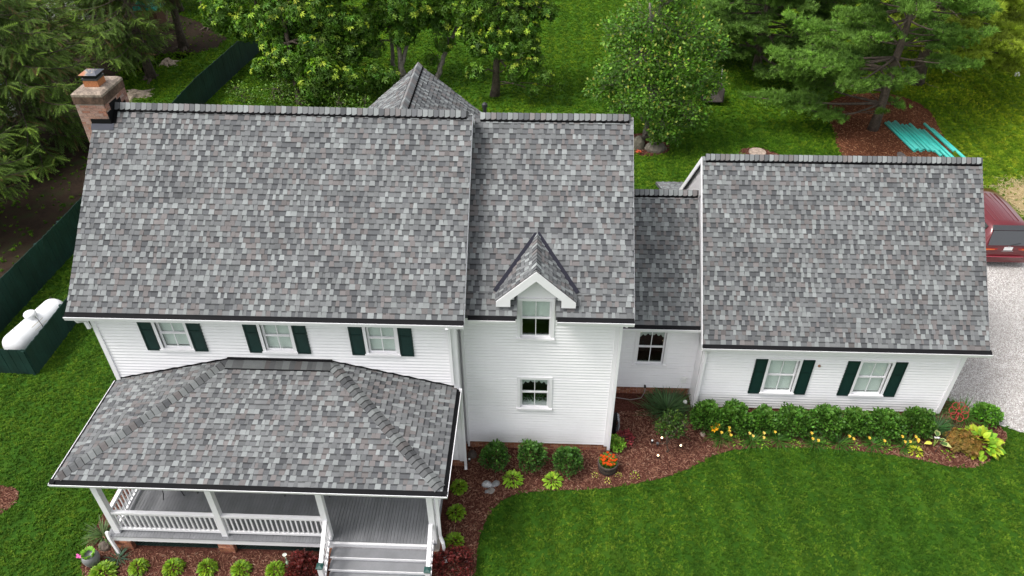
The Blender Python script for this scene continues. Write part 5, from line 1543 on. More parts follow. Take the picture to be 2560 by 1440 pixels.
for i, (o, s0, ln) in enumerate(lay):
    a = pt + Vector((1, .0, 0)) * o + d0 * -s0; b = a + d0 * ln + Vector((r.uniform(-.06, .06), 0, 0)); z = .075
    mb = MB(); n_ = 14; R1, R2 = .072, .06
    v = []; ax_ = (b - a).normalized(); u1 = ax_.orthogonal().normalized(); u2 = ax_.cross(u1)
    for p, rr in ((a, R1), (b, R1), (b, R2), (a, R2)):
        for k in range(n_):
            t = 2 * math.pi * k / n_; v.append(p + Vector((0, 0, z)) + (u1 * math.cos(t) + u2 * math.sin(t)) * rr - Vector(a))
    f_ = [(j * n_ + k, j * n_ + (k + 1) % n_, ((j + 1) % 4) * n_ + (k + 1) % n_, ((j + 1) % 4) * n_ + k) for j in range(4) for k in range(n_)]
    mb.add(v, f_); o_ = mb.build('drain_pipe', 'pipe', None, True, label='teal plastic drain pipe lying by the pine, ' + words_[i], category='pipe', group='teal pipes lying by the pine'); o_.location = a

# ------------------------------------------------------------------ red minivan
van = thing('minivan', 'dark red minivan parked on the gravel behind the garage, rear towards the house front', 'car', (29.45, 12.9, 0))
VX, VY = 29.45, 10.45
stn = [  # y, bottom, belt, roof, half width belt, half width roof
    (.00, .42, 1.02, 1.04, .90, .84), (.06, .30, 1.05, 1.12, .94, .86), (.22, .26, 1.08, 1.50, .96, .72), (.40, .26, 1.10, 1.72, .965, .68), (.8, .24, 1.10, 1.77, .97, .69), (1.9, .24, 1.08, 1.79, .975, .70),
    (2.9, .24, 1.06, 1.76, .975, .69), (3.4, .24, 1.04, 1.66, .97, .66), (3.95, .24, 1.02, 1.16, .965, .80), (4.5, .25, .92, .97, .95, .80), (4.85, .28, .80, .84, .86, .7), (4.98, .36, .66, .68, .74, .6)]
mb = MB(); ring = []
for (yy, zb_, zbelt, zr, wb, wr) in stn:
    pr = [(-wb * .92, zb_), (-wb, zb_ + (zbelt - zb_) * .35), (-wb, zb_ + (zbelt - zb_) * .7), (-wb * .975, zbelt), (-wr - .03, zr - .07), (-wr + .06, zr - .012), (0, zr + .02)]
    ring.append(pr + [(-q, z) for q, z in reversed(pr[:-1])])
nr_ = len(ring[0]); v = [(VX + q, VY + stn[i][0], z) for i, rr in enumerate(ring) for q, z in rr]
f_ = [(i * nr_ + k, i * nr_ + k + 1, (i + 1) * nr_ + k + 1, (i + 1) * nr_ + k) for i in range(len(ring) - 1) for k in range(nr_ - 1)]
f_ += [tuple(range(nr_ - 1, -1, -1)), tuple((len(ring) - 1) * nr_ + k for k in range(nr_))]
mb.add(v, f_); body = mb.build('body', 'car', van, True)
# underside
mb = MB(); mb.box(VX - .85, VX + .85, VY + .2, VY + 4.8, .22, .30); mb.build('underbody', 'tyre', van)
def quad_part(nm, pts, m, parent, thick=(0, -.012, 0)):
    mb = MB(); n = len(pts); t = np.array(thick)
    A = [np.array(p, float) for p in pts]; mb.add(A + [p + t for p in A], [tuple(range(n)), tuple(range(2 * n - 1, n - 1, -1))] + [(i, (i + 1) % n, n + (i + 1) % n, n + i) for i in range(n)])
    return mb.build(nm, m, parent)
rear = lambda u, z: (VX + u, VY + (.03 + (z - 1.06) * .50 if z > 1.06 else .03) - .03, z)
gate = quad_part('tailgate', [rear(-.82, .60), rear(.82, .60), rear(.86, 1.05), rear(-.86, 1.05)], 'car', van)
quad_part('rear_window', [rear(-.80, 1.10), rear(.80, 1.10), rear(.735, 1.40), rear(.66, 1.60), rear(-.66, 1.60), rear(-.735, 1.40)], 'car_glass', gate, (0, -.03, .02))
quad_part('spoiler', [rear(-.70, 1.62), rear(.70, 1.62), (VX + .68, VY + .42, 1.765), (VX - .68, VY + .42, 1.765)], 'car_glass', gate, (0, -.05, .03))
for sg in (-1, 1):
    lt = quad_part('tail_lamp', [rear(sg * .90, .98), rear(sg * .38, .97), rear(sg * .42, .90), rear(sg * .91, .86)], 'lamp_red', van, (0, -.03, 0))
    quad_part('turn_signal', [rear(sg * .89, .965), rear(sg * .50, .955), rear(sg * .52, .925), rear(sg * .90, .91)], 'lamp_amber', lt, (0, -.045, 0))
quad_part('license_plate', [rear(-.16, .90), rear(.16, .90), rear(.16, 1.04), rear(-.16, 1.04)], 'plate', gate, (0, -.03, 0))
eb = MB()
for q in ((-.045, -.03), (.03, .045)):
    eb.box(VX + q[0], VX + q[1], VY - .035, VY - .018, 1.055, 1.115)
eb.box(VX - .03, VX + .03, VY - .034, VY - .018, 1.077, 1.093); eb.build('emblem', 'chrome', gate)
hb_ = MB(); hb_.box(VX - .22, VX + .22, VY - .035, VY - .012, .855, .875); hb_.build('handle', 'chrome', gate)
mb = MB(); bp = [(-.97, .30), (-.97, .60), (-.5, .63), (.5, .63), (.97, .60), (.97, .30)]
A = [(VX + u * .97, VY + .02 - (.09 if abs(u) < .9 else .0), z) for u, z in bp]; B_ = [(VX + u, VY + .35, z) for u, z in bp]
mb.add(A + B_, [(0, 1, 2, 3, 4, 5), (1, 7, 8, 2), (2, 8, 9, 3), (3, 9, 10, 4), (0, 6, 7, 1), (4, 10, 11, 5), (0, 5, 11, 6)]); mb.build('bumper', 'car', van)
mb = MB(); mb.tube([(VX - .93, VY + .0, .60), (VX - .5, VY - .075, .625), (VX + .5, VY - .075, .625), (VX + .93, VY + .0, .60)], .014, 6, (3, 6, 6)); mb.build('bumper_trim', 'car', van)
mb = MB(); mb.tube([(VX + .05, VY - .02, 1.13), (VX + .40, VY + .02, 1.20)], .010, 5); mb.build('wiper', 'tyre', van)
for k in range(6):
    xk = VX - .45 + k * .18; mb = MB(); mb.tube([(xk, VY + .75, 1.783 - abs(xk - VX) * .02), (xk, VY + 1.9, 1.803 - abs(xk - VX) * .02), (xk, VY + 2.8, 1.783 - abs(xk - VX) * .02)], .010, 6); mb.build('roof_rib', 'car', van)
for sg in (-1, 1):
    for (ya, yb_) in ((.50, 1.25), (1.30, 2.25), (2.32, 3.25)):
        mb = MB(); o = .012 * sg
        pts_ = [(VX + sg * .965 + o, VY + ya + (.1 if ya < .6 else 0), 1.13), (VX + sg * .965 + o, VY + yb_, 1.12), (VX + sg * .745 + o, VY + yb_ - (.12 if yb_ > 3 else 0), 1.64), (VX + sg * .74 + o, VY + ya + .02, 1.64)]
        mb.add(pts_, [(0, 1, 2, 3), (3, 2, 1, 0)]); mb.build('side_window', 'car_glass', van)
    for yy in (1.0, 4.05):
        w = thing('wheel', '', ''); del w['label'], w['category']; w.parent = van
        cx_ = VX + sg * .86
        mb = MB(); seg = 24; v = []; 
        for q, rr in ((-.10, .26), (-.10, .32), (-.07, .335), (.07, .335), (.10, .32), (.10, .26)):
            for k in range(seg):
                t = 2 * math.pi * k / seg; v.append((cx_ + q, VY + yy + rr * math.cos(t), .335 + rr * math.sin(t)))
        mb.add(v, [(i * seg + k, i * seg + (k + 1) % seg, (i + 1) * seg + (k + 1) % seg, (i + 1) * seg + k) for i in range(5) for k in range(seg)]); mb.build('tyre', 'tyre', w, True)
        mb = MB(); mb.tube([(cx_ + sg * .06, VY + yy, .335), (cx_ + sg * .09, VY + yy, .335)], .26, 20); mb.build('rim', 'metal_grey', w)
    mb = MB(); mb.box(VX + sg * 1.0 - .08, VX + sg * 1.0 + .10, VY + 3.3, VY + 3.42, 1.08, 1.24); mb.build('mirror', 'car', van)
offset_parent(van)

# ------------------------------------------------------------------ garden plants
def shrub(label, c, R_, H, n, cols, leaf, seed, group=None, tmpl=ROS6, name='shrub', shoots=5, mat_='leaf', stem=(.16, .11, .07)):
    """a clipped but uneven mound: leafy shoots over the whole shell, some inside, a few standing proud"""
    r = np.random.default_rng(seed); root = thing(name, label, 'shrub', (c[0], c[1], .02), group)
    mb = MB()
    for i in range(9):
        a = r.uniform(0, 6.28); q = r.uniform(.2, .75)
        mb.tube([(0, 0, 0), (R_ * .3 * q * math.cos(a), R_ * .3 * q * math.sin(a), H * .35), (R_ * q * math.cos(a), R_ * q * math.sin(a), H * .75)], [.018, .013, .005], 5, stem)
    mb.build('stems', 'wood', root)
    single = tmpl is ROS6
    if single:
        n = int(n * 3.2); leaf = leaf * .95
    d = rand_dirs(n, r); d[:, 2] = np.where(d[:, 2] < -.35, -d[:, 2], d[:, 2])
    ph_ = r.uniform(0, 6.28, 6)
    az = np.arctan2(d[:, 1], d[:, 0])
    lob = 1 + .08 * np.sin(3 * az + ph_[0]) + .07 * np.sin(5 * az + ph_[1] + 3 * d[:, 2]) + .06 * np.sin(9 * d[:, 2] + ph_[2]) + .06 * np.sin(11 * az + 7 * d[:, 2] + ph_[3])
    rad = lob * np.clip(r.normal(.92, .11, n), .45, 1.14)
    pos = d * rad[:, None] * np.array((R_, R_, H * .5)) + np.array((0, 0, H * .5))
    ok_ = pos[:, 2] > .03; pos = pos[ok_]; d = d[ok_]; rad = rad[ok_]; m_ = len(pos)
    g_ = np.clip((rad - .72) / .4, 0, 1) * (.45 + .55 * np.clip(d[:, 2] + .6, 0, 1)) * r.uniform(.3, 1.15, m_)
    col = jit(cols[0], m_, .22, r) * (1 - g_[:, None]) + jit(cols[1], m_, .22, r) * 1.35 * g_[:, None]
    L = Leaves(); tm_ = LEAF if single else tmpl
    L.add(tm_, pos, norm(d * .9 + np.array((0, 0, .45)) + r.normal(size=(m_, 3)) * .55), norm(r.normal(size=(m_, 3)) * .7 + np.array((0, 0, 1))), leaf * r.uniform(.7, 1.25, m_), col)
    for i in range(shoots):
        a = r.uniform(0, 6.28); q = r.uniform(0, .6) * R_; b = np.array((q * math.cos(a), q * math.sin(a), H * math.sqrt(max(.1, 1 - (q / R_) ** 2)) * .5 + H * .5)); hh = r.uniform(.06, .16) * H * 1.2
        for k in range(5):
            L.add(tmpl, [b + np.array((r.normal() * .01, r.normal() * .01, hh * k / 4))], [(r.normal() * .2, r.normal() * .2, 1)], [(1, 0, 0)], leaf * .9, jit(cols[1], 1, .15, r))
    L.build('leaves', mat_, root)
    return root
DG = ((.013, .040, .008), (.045, .112, .018))
hx = [(16.61, 1.80), (17.46, 1.78), (18.35, 1.76), (19.28, 1.74), (20.21, 1.74), (21.14, 1.74), (22.04, 1.75), (22.98, 1.80)]
ordn = ['nearest the link downspout', 'second from the link', 'third from the link', 'fourth from the link', 'fifth from the link', 'sixth from the link', 'seventh from the link', 'last and darkest, nearest the driveway']
for i, (x, y) in enumerate(hx):
    dk_ = .8 if i == 7 else 1
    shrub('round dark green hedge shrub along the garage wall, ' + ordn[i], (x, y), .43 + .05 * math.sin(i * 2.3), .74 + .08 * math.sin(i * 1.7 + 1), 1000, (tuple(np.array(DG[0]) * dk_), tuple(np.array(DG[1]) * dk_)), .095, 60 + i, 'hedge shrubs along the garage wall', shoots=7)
for i, (x, y, h) in enumerate([(10.22, -.02, .92), (11.28, .0, 1.0), (12.33, -.08, .88)]):
    shrub('dark green shrub against the wing foundation, %s' % ('nearest the porch', 'middle of three', 'nearest the barrel planter')[i], (x, y), .37, h * .95, 760, ((.013, .038, .010), (.040, .100, .022)), .07, 80 + i, 'shrubs below the wing wall', shoots=10)
shrub('bright green shrub at the edge of the gravel', (25.30, 2.32), .36, .52, 420, ((.022, .075, .010), (.065, .16, .022)), .09, 90, shoots=8)
def red_bush(label, c, R_, H, seed):
    return shrub(label, c, R_, H, 900, ((.016, .0035, .005), (.075, .011, .013)), .055, seed, None, shoots=14)
red_bush('dark red barberry bush beside the foot of the steps near the lawn', (9.33, -3.45), .50, .62, 91)
red_bush('brownish red barberry bush between hostas and porch steps', (5.50, -3.62), .40, .5, 92)
shrub('small maroon leaved plant beside the coiled hose', (14.08, 1.08), .26, .30, 300, ((.075, .012, .022), (.15, .03, .045)), .06, 93, shoots=3)
shrub('small light green plant at the wing corner below the hose', (13.80, .86), .24, .32, 260, ((.06, .14, .02), (.13, .24, .04)), .07, 94, shoots=4)
jm = shrub('bronze green laceleaf maple mound in front of the lime hosta', (24.16, 1.24), .45, .46, 1000, ((.075, .070, .014), (.15, .085, .028)), .055, 95, shoots=4, tmpl=PALM5)

def hosta(label, c, R_, n, cols, seed, group=None, H=.22, individually=False, name='hosta'):
    """a mound of arching leaves, one over the other from the middle outwards"""
    r = np.random.default_rng(seed); root = thing(name, label, 'plant', (c[0], c[1], .02), group); L = Leaves()
    lf = .40 if individually else .42
    for i in range(n):
        t = (i + .5) / n; a = i * 2.39996 + r.normal() * .2; q = R_ * .74 * math.sqrt(t)
        el = 1.1 - 1.15 * t + r.normal() * .15
        d = np.array((math.cos(a) * math.cos(el), math.sin(a) * math.cos(el), math.sin(el)))
        b = np.array((math.cos(a) * q, math.sin(a) * q, H * (1 - .8 * t) * .8))
        col = jit(cols[0] if r.random() < .6 else cols[1], 1, .18, r)[0] * (.75 + .25 * r.random())
        s_ = R_ * lf * r.uniform(.8, 1.2)
        up = norm(np.array((0, 0, 1.)) + r.normal(size=3) * .25)
        if individually:
            l1 = Leaves(); l1.add(BROAD, [b], [d], [up], s_, col, s_ * 1.15); l1.build('leaf', 'leaf', root)
        else:
            L.add(BROAD, [b], [d], [up], s_, col, s_ * r.uniform(.55, .85))
    if not individually:
        L.build('leaves', 'leaf', root)
    return root
LM = ((.095, .185, .012), (.15, .25, .022))
for i, (x, y, q) in enumerate([(.30, -3.86, .42), (1.14, -3.66, .30), (2.05, -3.63, .33), (2.94, -3.60, .31), (3.83, -3.62, .32), (4.73, -3.60, .31)]):
    hosta('lime green hosta in the front row along the porch, %s' % ('largest, beside the grey pot', 'second from the grey pot', 'third from the grey pot', 'fourth from the grey pot', 'fifth from the grey pot', 'last, beside the green figurine')[i], (x, y), q * .82, 200, LM, 110 + i, 'lime hostas in the mulch', .27)
for i, (x, y, q) in enumerate([(9.23, -.80, .29), (9.24, -1.66, .30), (9.27, -2.58, .32), (10.76, -.47, .36), (11.91, -.49, .34)]):
    hosta('lime hosta %s' % ('beside the porch roof corner, closest to the rocks', 'midway along the porch side bed', 'beside the red barberry by the steps', 'between the first two wing shrubs', 'between the second and third wing shrubs')[i], (x, y), q * .85, 190 if i < 3 else 120, LM if i < 3 else ((.16, .30, .03), (.24, .38, .05)), 120 + i, 'lime hostas in the mulch', .22)
hosta('large yellow green hosta with broad leaves at the end of the bed', (24.70, 1.32), .64, 110, ((.24, .31, .028), (.12, .24, .024)), 130, None, .42, True)
hosta('small lime hosta near the tip of the bed before the bronze mound', (23.62, .90), .20, 18, LM, 131, None, .12)
hosta('bright yellow low plant at the bed edge below the lilies', (22.72, 1.0), .22, 70, ((.34, .38, .04), (.26, .33, .035)), 132, None, .14)
for i, (x, y) in enumerate([(17.48, 1.22), (18.28, 1.18), (19.22, 1.16), (20.11, 1.15), (20.96, 1.16), (21.9, 1.12)]):
    hosta('small green plant at the hedge foot, %s from the link' % ('first', 'second', 'third', 'fourth', 'fifth', 'sixth')[i], (x, y), .18 + (.06 if i < 2 else 0), 22, ((.11, .24, .025), (.17, .32, .04)), 140 + i, 'small plants between the lilies', .12)
for i, (x, y) in enumerate([(-3.95, -1.62), (-4.05, -2.0)]):
    hosta('small lime plant in the island bed, %s' % ('farther from the viewer', 'nearer to the viewer')[i], (x, y), .16, 18, LM, 150 + i, None, .1)
for i, (x, y) in enumerate([(13.13, -.22), (13.82, -.20), (13.48, -.40), (14.27, -.20)]):
    hosta('tiny pale yellow plant %s' % ('on the porch side of the barrel planter', 'on the driveway side of the barrel planter', 'in front of the barrel planter', 'standing alone beyond the barrel planter')[i], (x, y), .11 if i < 3 else .16, 14, ((.45, .46, .14), (.25, .33, .06)) if i < 3 else ((.20, .26, .04), (.3, .3, .06)), 155 + i, None, .1)
vh = thing('hosta', 'hosta with a few big white edged leaves near the bed tip', 'plant', (23.35, 1.25, .02))
for i, (a, s_, h) in enumerate([(2.2, .22, .20), (1.2, .26, .30), (.1, .20, .22), (-.6, .30, .20), (3.3, .22, .13)]):
    d = np.array((math.cos(a) * .8, math.sin(a) * .8, .25)); b = d * .12 + np.array((0, 0, h))
    l1 = Leaves(); l1.add(BROAD, [b], [d], [(0, 0, 1)], s_ * 1.12, (.34, .38, .20) if i != 4 else (.5, .5, .12), s_ * 1.12); l1.add(BROAD, [b + np.array((0, 0, .008))], [d], [(0, 0, 1)], s_ * .95, (.055, .11, .04) if i != 4 else (.4, .45, .1), s_ * .82)
    l1.build('leaf', 'leaf', vh)
mb = MB()
for k in range(5):
    mb.tube([(0, 0, 0), (.05 * math.cos(k * 1.3), .05 * math.sin(k * 1.3), .3)], [.012, .006], 5, (.2, .3, .1))
mb.build('stems', 'leaf', vh)
l1 = Leaves(); l1.add(ROS6, np.array([(.0, 0, .36), (.05, .03, .33), (-.03, .05, .31)]), [(0, 0, 1)] * 3, [(1, 0, 0)] * 3, .05, (.75, .72, .75)); l1.build('blossom', 'petal', vh)

def blades(label, c, R_, H, n, col, seed, group=None, width=.012, lean=.5, name='grass_clump', cat='plant', flowers=(), fcol=(.85, .55, .06), tmpl=BLADE, spread=.35):
    r = np.random.default_rng(seed); root = thing(name, label, cat, (c[0], c[1], .02), group)
    a = r.uniform(0, 6.28, n); q = np.abs(r.normal(size=n)) * R_ * spread
    el = np.clip(r.normal(1.15 - lean * .5, .22, n), .35, 1.5)
    d = np.column_stack((np.cos(a) * np.cos(el), np.sin(a) * np.cos(el), np.sin(el)))
    pos = np.column_stack((np.cos(a) * q, np.sin(a) * q, np.zeros(n)))
    L = Leaves(); L.add(tmpl, pos, d, np.tile((0, 0, 1.), (n, 1)) + d * .01, H * r.uniform(.7, 1.2, n), jit(col, n, .22, r), width * r.uniform(.8, 1.3, n) * 2)
    L.build('leaves', 'leaf', root)
    for (fx_, fy_, fz_, s_) in flowers:
        mb = MB(); mb.tube([(fx_ * .3, fy_ * .3, 0), (fx_ * .8, fy_ * .8, fz_ * .7), (fx_, fy_, fz_)], .005, 4, (.1, .2, .04)); mb.build('stalk', 'leaf', root)
        l1 = Leaves(); l1.add(ROS6, [(fx_, fy_, fz_)], [(.1, -.35, 1)], [(1, 0, 0)], s_, fcol, s_ * 1.1); l1.add(ROS6, [(fx_, fy_, fz_ + .012)], [(.1, -.35, 1)], [(1, .3, 0)], s_ * .4, tuple(np.array(fcol) * (.95, .75, .6))); l1.build('flower', 'petal', root)
    return root
fr_ = np.random.default_rng(77)
lil = [(17.05, 1.36, 4), (17.97, 1.27, 4), (18.76, 1.32, 1), (19.82, 1.26, 3), (20.54, 1.26, 2), (21.56, 1.28, 2), (22.49, 1.26, 6)]
for i, (x, y, k) in enumerate(lil):
    fl = [(fr_.uniform(-.28, .28), fr_.uniform(-.28, .1), fr_.uniform(.34, .5), .055) for _ in range(k)]
    blades('daylily clump with yellow flowers before the hedge, %s from the link' % ('first', 'second', 'third', 'fourth', 'fifth', 'sixth', 'seventh')[i], (x, y), .30, .42, 110, (.035, .10, .018), 160 + i, 'yellow daylilies before the hedge', .011, .9, 'daylily', flowers=fl, fcol=(.85, .60, .08) if i != 1 else (.85, .66, .16))
blades('orange yellow pinwheel lily at the hedge end beside the link', (16.72, 1.33), .12, .3, 20, (.04, .11, .02), 168, None, .01, .8, 'daylily', flowers=[(.02, -.02, .42, .12), (.12, .06, .46, .12)], fcol=(.85, .42, .015))
blades('clump of grey green iris blades in the corner by the link', (15.52, 2.42), .66, .52, 640, (.040, .082, .040), 170, None, .014, .25, 'iris_clump', spread=.5)
for i in range(2):
    blades('fine leaved green clump at the garage corner, %s' % ('behind the red ornament', 'beside the last hedge shrub')[i], [(24.72, 2.55), (23.72, 1.95)][i], .4, .5, 260, [(.05, .13, .025), (.03, .085, .03)][i], 172 + i, None, .009, .8)
blades('dark leafy clump beside the porch downspout', (-.26, -2.72), .3, .42, 80, (.05, .085, .035), 175, None, .02, .8); blades('bluish spiky plant between the pot and the porch pier', (.46, -3.38), .2, .3, 70, (.035, .075, .06), 176, None, .010, .9)
blades('low dark clump in the bed beyond the garage ridge', (28.9, 18.55), .5, .25, 160, (.03, .07, .03), 177, None, .012, .9); blades('tuft of grass beside the stepping stones', (21.05, 19.35), .3, .3, 90, (.05, .12, .02), 178, None, .01, .9)
blades('pale grass tuft in the tree ring behind the wing', (15.7, 19.65), .3, .35, 60, (.12, .14, .04), 179, None, .012, .9)
l1 = blades('small coral flowered plant in the tree ring behind the wing', (16.15, 19.5), .1, .1, 20, (.05, .1, .02), 180, None, .01, .9, flowers=[(.1 * math.cos(k * 1.1), .08 * math.sin(k * 1.9), .12 + .01 * k, .07) for k in range(6)], fcol=(.62, .12, .05))
blob_tree('young_tree', 'young slender tree with thin trunk standing alone in the mulch', (15.32, .74), [(15.32, .80, 1.12, .36), (15.10, .85, .95, .24), (15.52, .82, .98, .26), (15.35, .9, 1.38, .24), (15.62, .9, 1.28, .16)], LEAF, .085, 2600, ((.024, .055, .010), (.060, .110, .022)), ((.09, .14, .026), 60), 181, bark='bark', tr=.02, cat='tree', shell=.5, twigs=.02)
shrub('small dark rounded bush cut by the picture edge in the island bed', (-4.35, -1.75), .32, .4, 300, DG, .08, 96)

# ------------------------------------------------------------------ barrel planter, pots, stones, ornaments
bx, by = 13.50, .02
bl = thing('barrel_planter', 'half barrel planter full of orange marigolds at the wing corner', 'planter', (bx, by, .02))
mb = MB(); seg = 24
for k in range(seg):
    t0, t1 = 2 * math.pi * k / seg, 2 * math.pi * (k + .94) / seg
    def ringp(r_0, z, t): return (r_0 * math.cos(t), r_0 * math.sin(t), z)
    prf = [(.235, 0), (.275, .16), (.29, .30), (.295, .36)]; s2 = MB()
    for (ra, za), (rb_, zb2) in zip(prf, prf[1:]):
        s2.add([ringp(ra, za, t0), ringp(ra, za, t1), ringp(rb_, zb2, t1), ringp(rb_, zb2, t0)], [(0, 1, 2, 3)], (.085, .065, .052))
    s2.add([ringp(.295, .36, t0), ringp(.295, .36, t1), ringp(.262, .36, t1), ringp(.262, .36, t0)], [(0, 1, 2, 3)], (.10, .08, .065)); s2.add([ringp(.262, .36, t0), ringp(.262, .36, t1), ringp(.25, .2, t1), ringp(.25, .2, t0)], [(0, 1, 2, 3)], (.05, .04, .03))
    s2.build('stave', 'wood', bl)
for z, q in ((.06, .262), (.26, .293)):
    mb = MB(); mb.lathe([(q - .012, z - .02), (q, z - .02), (q + .006, z + .02), (q - .01, z + .02)], seg=30); mb.build('hoop', 'metal_dark', bl)
mb = MB(); mb.lathe([(.255, .27), (.001, .29)], seg=20); mb.build('soil', 'soil', bl)
L = Leaves(); n = 260; r = np.random.default_rng(9); q = .22 * np.sqrt(r.random(n)); a = r.uniform(0, 6.28, n); p = np.column_stack((q * np.cos(a), q * np.sin(a), .28 + .16 * r.random(n)))
L.add(LEAF, p, norm(np.column_stack((np.cos(a) * .7, np.sin(a) * .7, np.full(n, .6)))), np.tile((0, 0, 1.), (n, 1)), .08, jit((.05, .13, .02), n, .25)); L.build('foliage', 'leaf', bl)
for i in range(24):
    a = i * 2.4; q = .24 * math.sqrt((i + .5) / 24); l1 = Leaves(); pz = (q * math.cos(a), q * math.sin(a), .45 + .04 * math.sin(i * 1.7))
    l1.add(ROS6, [pz, (pz[0], pz[1], pz[2] + .012)], [(.15 * math.cos(a), .15 * math.sin(a), 1)] * 2, [(1, 0, 0), (.7, .7, 0)], [.055, .038], [(.72, .105, .008), (.66, .08, .006)]); l1.build('blossom', 'petal', bl)
pt_ = thing('flower_pot', 'round grey flower pot with a leafy plant at the bed corner', 'pot', (-.13, -3.52, .02))
mb = MB(); mb.lathe([(.001, 0), (.15, 0), (.20, .14), (.215, .26), (.19, .37), (.165, .40), (.15, .40), (.16, .34), (.001, .33)], seg=28); mb.build('vessel', 'pot', pt_, True)
L = Leaves(); n = 70; a = rng.uniform(0, 6.28, n); p = np.column_stack((.1 * np.cos(a), .1 * np.sin(a), .36 + .1 * rng.random(n))); L.add(LEAF, p, norm(np.column_stack((np.cos(a), np.sin(a), np.full(n, .8)))), np.tile((0, 0, 1.), (n, 1)), .10, jit((.10, .22, .03), n, .25)); L.build('leaves', 'leaf', pt_)
def rock(label, c, s_, seed, col, cat='rock', group=None, z=0.):
    r = np.random.default_rng(seed); bm = bmesh.new(); bmesh.ops.create_icosphere(bm, subdivisions=3, radius=1.)
    o3 = Vector(tuple(r.uniform(0, 50, 3)))
    for v in bm.verts:
        k = 1 + .32 * mnoise.noise(v.co * 1.1 + o3) + .10 * mnoise.noise(v.co * 3.2 + o3)
        v.co = Vector((v.co.x * s_[0] * k, v.co.y * s_[1] * k, max(-.25, v.co.z) * s_[2] * k))
    me = bpy.data.meshes.new('rock'); bm.to_mesh(me); bm.free(); finish(me, np.tile(np.array(col, np.float32), (len(me.polygons), 1)), 'rock')
    o = link('rock', me, None, label=label, category=cat); o.location = (c[0], c[1], z + .02); o.rotation_euler.z = r.uniform(0, 6.28)
    if group: o['group'] = group
    return o
GR = (.30, .30, .31)
rock('largest pale grey stone of the little group beside the lime hosta', (10.02, -.66), (.15, .12, .12), 1, (.40, .40, .41)); rock('flat grey stone of the group nearest the first shrub', (10.26, -.62), (.15, .10, .07), 2, GR)
rock('brownish stone of the group nearest the lawn', (10.14, -.86), (.12, .10, .07), 3, (.28, .25, .23)); rock('smallest stone of the group in the mulch', (10.03, -.90), (.07, .06, .06), 4, GR)
rock('dark brown stone at the main house corner below the downspouts', (9.50, .42), (.17, .13, .11), 5, (.075, .06, .05)); rock('brown stone beside the flower pot under the porch edge', (-.05, -3.05), (.18, .15, .15), 6, (.12, .095, .075))
rock('tan stone at the hedge foot beside the link', (16.50, 1.47), (.10, .08, .07), 7, (.34, .26, .21)); rock('pale stone stacked above the maroon plant', (14.05, 1.32), (.13, .09, .09), 8, (.30, .27, .24)); rock('low pinkish stone against the coiled hose', (13.97, 1.22), (.12, .10, .08), 9, (.30, .24, .21)); rock('small grey stone beside the maroon plant', (14.2, 1.2), (.09, .07, .06), 10, (.27, .25, .23))
rock('rounded boulder in the tree ring behind the wing', (17.05, 20.1), (.55, .45, .4), 11, (.17, .15, .12)); rock('mossy boulder at the foot of the round tree', (16.2, 20.35), (.5, .4, .5), 12, (.11, .10, .075)); rock('dark stone beside the teal pipes', (29.0, 19.75), (.28, .2, .15), 13, (.10, .085, .08))
for i, (x, y, q) in enumerate([(22.05, 19.85, .42), (21.75, 19.15, .38), (22.7, 19.0, .38)]):
    mb = MB(); mb.lathe([(q, 0), (q, .05), (q - .02, .07), (.001, .07)], seg=30, col=(.40, .31, .25)); o = mb.build('stepping_stone', 'rock', None, label='round tan stepping stone behind the garage ridge, %s' % ('farthest one', 'nearer the link', 'nearer the pine')[i], category='stone', group='stepping stones behind the garage'); o.location = (x, y, .02)
mb = MB(); mb.lathe([(.16, 0), (.17, .12), (.12, .2), (.001, .22)], seg=18); o = mb.build('ground_cap', 'white_plastic', None, label='white round cap standing in the far lawn by the pines', category='pipe cap'); o.location = (39.4, 30.0, 0)
# coiled hose on a stand by the wing corner, and the loose hose from the tap
hr = thing('hose_reel', 'grey coiled garden hose on a dark stand at the wing corner', 'hose', (13.82, 1.45, .02))
mb = MB(); mb.box(-.17, .0, -.14, .14, .1, .72, (.3, .3, .3)); mb.box(-.02, .02, -.18, .18, .68, .72, (.4, .4, .4)); mb.build('stand', 'metal_dark', hr)
for k in range(12):
    o_ = -.15 + .027 * k; mb = MB(); h = .30 + .03 * math.sin(k * 2.2)
    mb.tube([(.01, o_, .70), (.055 + .01 * (k % 3), o_ + .012 * math.sin(k), .66), (.09 + .012 * (k % 2), o_ * .9, .40), (.07, o_ * .8, .70 - h - .22), (.02, o_ * .75, .70 - h - .27)], .013, 6, [(.30, .31, .33), (.17, .18, .19), (.40, .41, .43)][k % 3]); mb.build('hose_loop', 'hose', hr)
gh = thing('garden_hose', 'thin grey hose hanging from the tap and lying along the link wall', 'hose', (14.85, 3.0, 0))
mb = MB(); mb.box(-.025, .025, .0, .10, .40, .46, (.2, .2, .2)); mb.build('tap', 'metal_dark', gh)
mb = MB(); mb.tube([(0, .0, .42), (.0, -.05, .30), (-.10, -.12, .08), (-.45, -.18, .05), (-.9, -.10, .05), (-1.3, -.12, .05)], .014, 7, (.24, .20, .19)); mb.build('hose', 'hose', gh, True)
